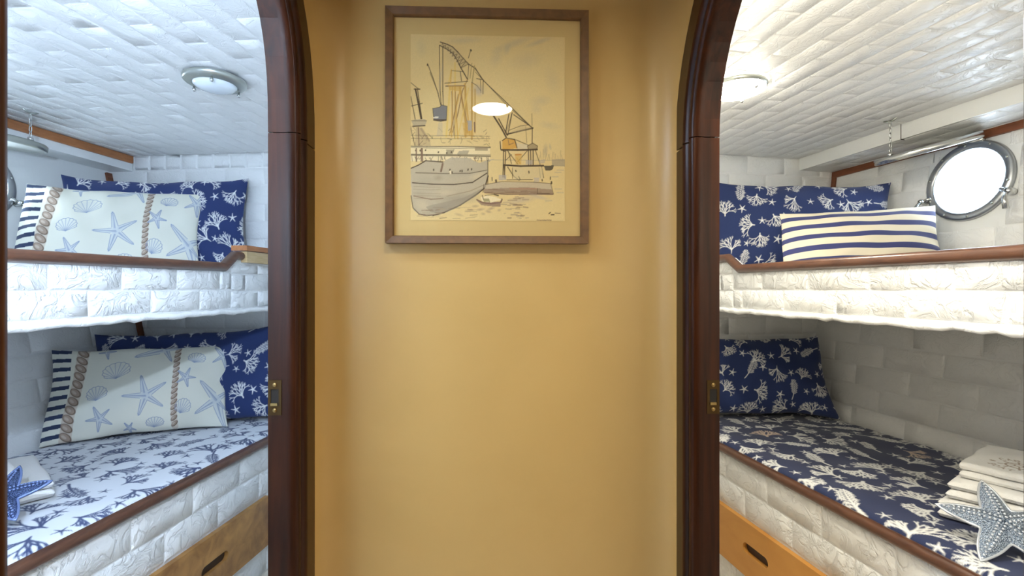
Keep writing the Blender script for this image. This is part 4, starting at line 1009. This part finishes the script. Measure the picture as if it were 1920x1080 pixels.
    Pg([(964,288),(978,288),(976,308),(966,308)], ochre, .6); L([(966,290),(975,290)], 2, (.55,.22,.04)); L([(968,296),(974,306)], 1.6, (.6,.35,.05)); Pg([(985,300),(998,300),(998,308),(985,308)], (.42,.36,.30), .6); Pg([(1010,300),(1021,298),(1021,305),(1010,306)], (.42,.34,.26), .6)
    L([(944,309),(975,311),(1018,310)], 2.4, n=2); L([(944,310),(946,334)], 1.4); L([(951,313),(962,330),(972,337)], 1.4); L([(1015,312),(1019,332)], 1.2); L([(1010,314),(1013,332)], .8); L([(960,314),(960,334)], .9)
    Pg([(960,313),(1016,313),(1018,335),(962,336)], (.60,.48,.26), .55); L([(966,319),(967,321)], 2); L([(991,321),(991,323)], 2); L([(972,330),(975,337)], 1)
    Pg([(934,328),(948,328),(948,337),(934,338)], (.42,.36,.30), .7); Pg([(1000,332),(1010,332),(1010,340),(1000,340)], (.46,.38,.30), .7); L([(950,337),(998,336)], 1.2); L([(929,338),(929,340)], 3, ink); L([(1031,331),(1031,335)], 1.6); L([(1033,340),(1033,343)], 2.4); L([(922,332),(922,338)], 1.4); L([(1016,336),(1016,338)], 1.8)
    Pg([(909,346),(935,341),(1000,341),(1031,343),(1036,362),(906,360)], (.50,.40,.26), .85); Pg([(906,354),(940,352),(985,350),(1034,354),(1037,364),(990,365),(940,364),(906,361)], (.30,.19,.11), .75)
    L([(906,346),(905,360)], 1); L([(910,346),(940,340),(1000,341),(1032,343),(1037,363)], .9, n=1); L([(908,361),(950,364),(1000,362),(1036,362)], 1.6, brown); L([(1007,352),(1007,362),(1030,361)], .8); L([(955,353),(1005,353)], 1.6, (.42,.22,.12), .8)
    for _ in range(10): y = rg.uniform(352, 363); x = rg.uniform(910, 1000); L([(x,y),(x+rg.uniform(8,30),y+rg.uniform(-1,1))], .8, brown, .6)
    # dark boat at the right
    Pg([(1019,310),(1038,309),(1036,316),(1031,319),(1022,319)], (.085,.07,.04), .95); L([(1010,309),(1019,310)], 1)
    # small launch
    L([(893,374),(903,379),(920,381),(938,378),(940,373)], 2.0, brown, .95, n=2); Pg([(892,374),(905,379),(938,377),(938,387),(918,386),(902,384)], (.24,.14,.10), .75); Pg([(900,370),(912,366),(930,369),(940,374),(920,379),(903,377)], (.82,.68,.4), .9); L([(903,366),(906,374)], 1.2); L([(926,364),(933,366)], 2.2, ink); Pg([(905,372),(916,372),(918,378),(906,377)], (.26,.22,.08), .8); L([(908,366),(925,364)], 1)
    # reflections
    for x, y, w_, al in ((900,392,18,.6),(915,396,14,.6),(880,394,22,.5),(860,402,20,.45),(920,390,18,.6),(905,400,10,.5),(935,393,9,.5),(890,386,16,.6)): wash(x, y, w_*.55, 3.4, (.34,.22,.14), al)
    wash(975,374,40,9,(.48,.38,.26),.6); wash(1010,368,26,5,(.46,.37,.27),.5)
    for _ in range(34):
        y = rg.uniform(366, 408); x = 968+rg.gauss(0, 11); w_ = rg.uniform(4, 22)*(1-(y-366)/70); L([(x-w_/2,y),(x+w_/2,y+rg.uniform(-.8,.8))], rg.uniform(.8,2.2), rg.choice((brown,(.36,.25,.15),(.28,.2,.13))), .55)
    for _ in range(26):
        y = rg.uniform(388, 410); x = rg.uniform(780, 900); L([(x,y),(x+rg.uniform(5,22),y+rg.uniform(-1,1))], rg.uniform(.6,1.6), rg.choice((brown,(.42,.3,.16))), .5)
    for x, y in ((1028,375),(1046,353),(1050,360),(1040,330),(1046,322),(1050,318)): L([(x-6,y),(x+6,y)], 1.6, (.5,.4,.24), .6)
    # signature and pencilled title
    L([(1029,399),(1031,397)], 1.5); L([(1033,401),(1038,401)], 1.7, ink, .95, .2); L([(1040,398),(1050,398)], 1.2, brown, .8, .3)
    for i in range(9): x = 1006+i*3.1; L([(x,411.2),(x+1.8,411.0)], 1.1, brown, .8, .3)
    # paper grain
    cv.a *= (1+.03*nr.randn(ny, nx, 1)); return np.clip(cv.a, .01, .95)
q00, q11 = on_wall(770, 413, YF-.0145), on_wall(1059, 70, YF-.0145)
art = harbour(); ny, nx = art.shape[:2]
X, Z = np.meshgrid(np.linspace(q00.x, q11.x, nx), np.linspace(q00.z, q11.z, ny))
Pp = np.stack([X, np.full_like(X, YF-.0147), Z], -1)
grid_obj('print', Pp, art, M['paper'], pic)
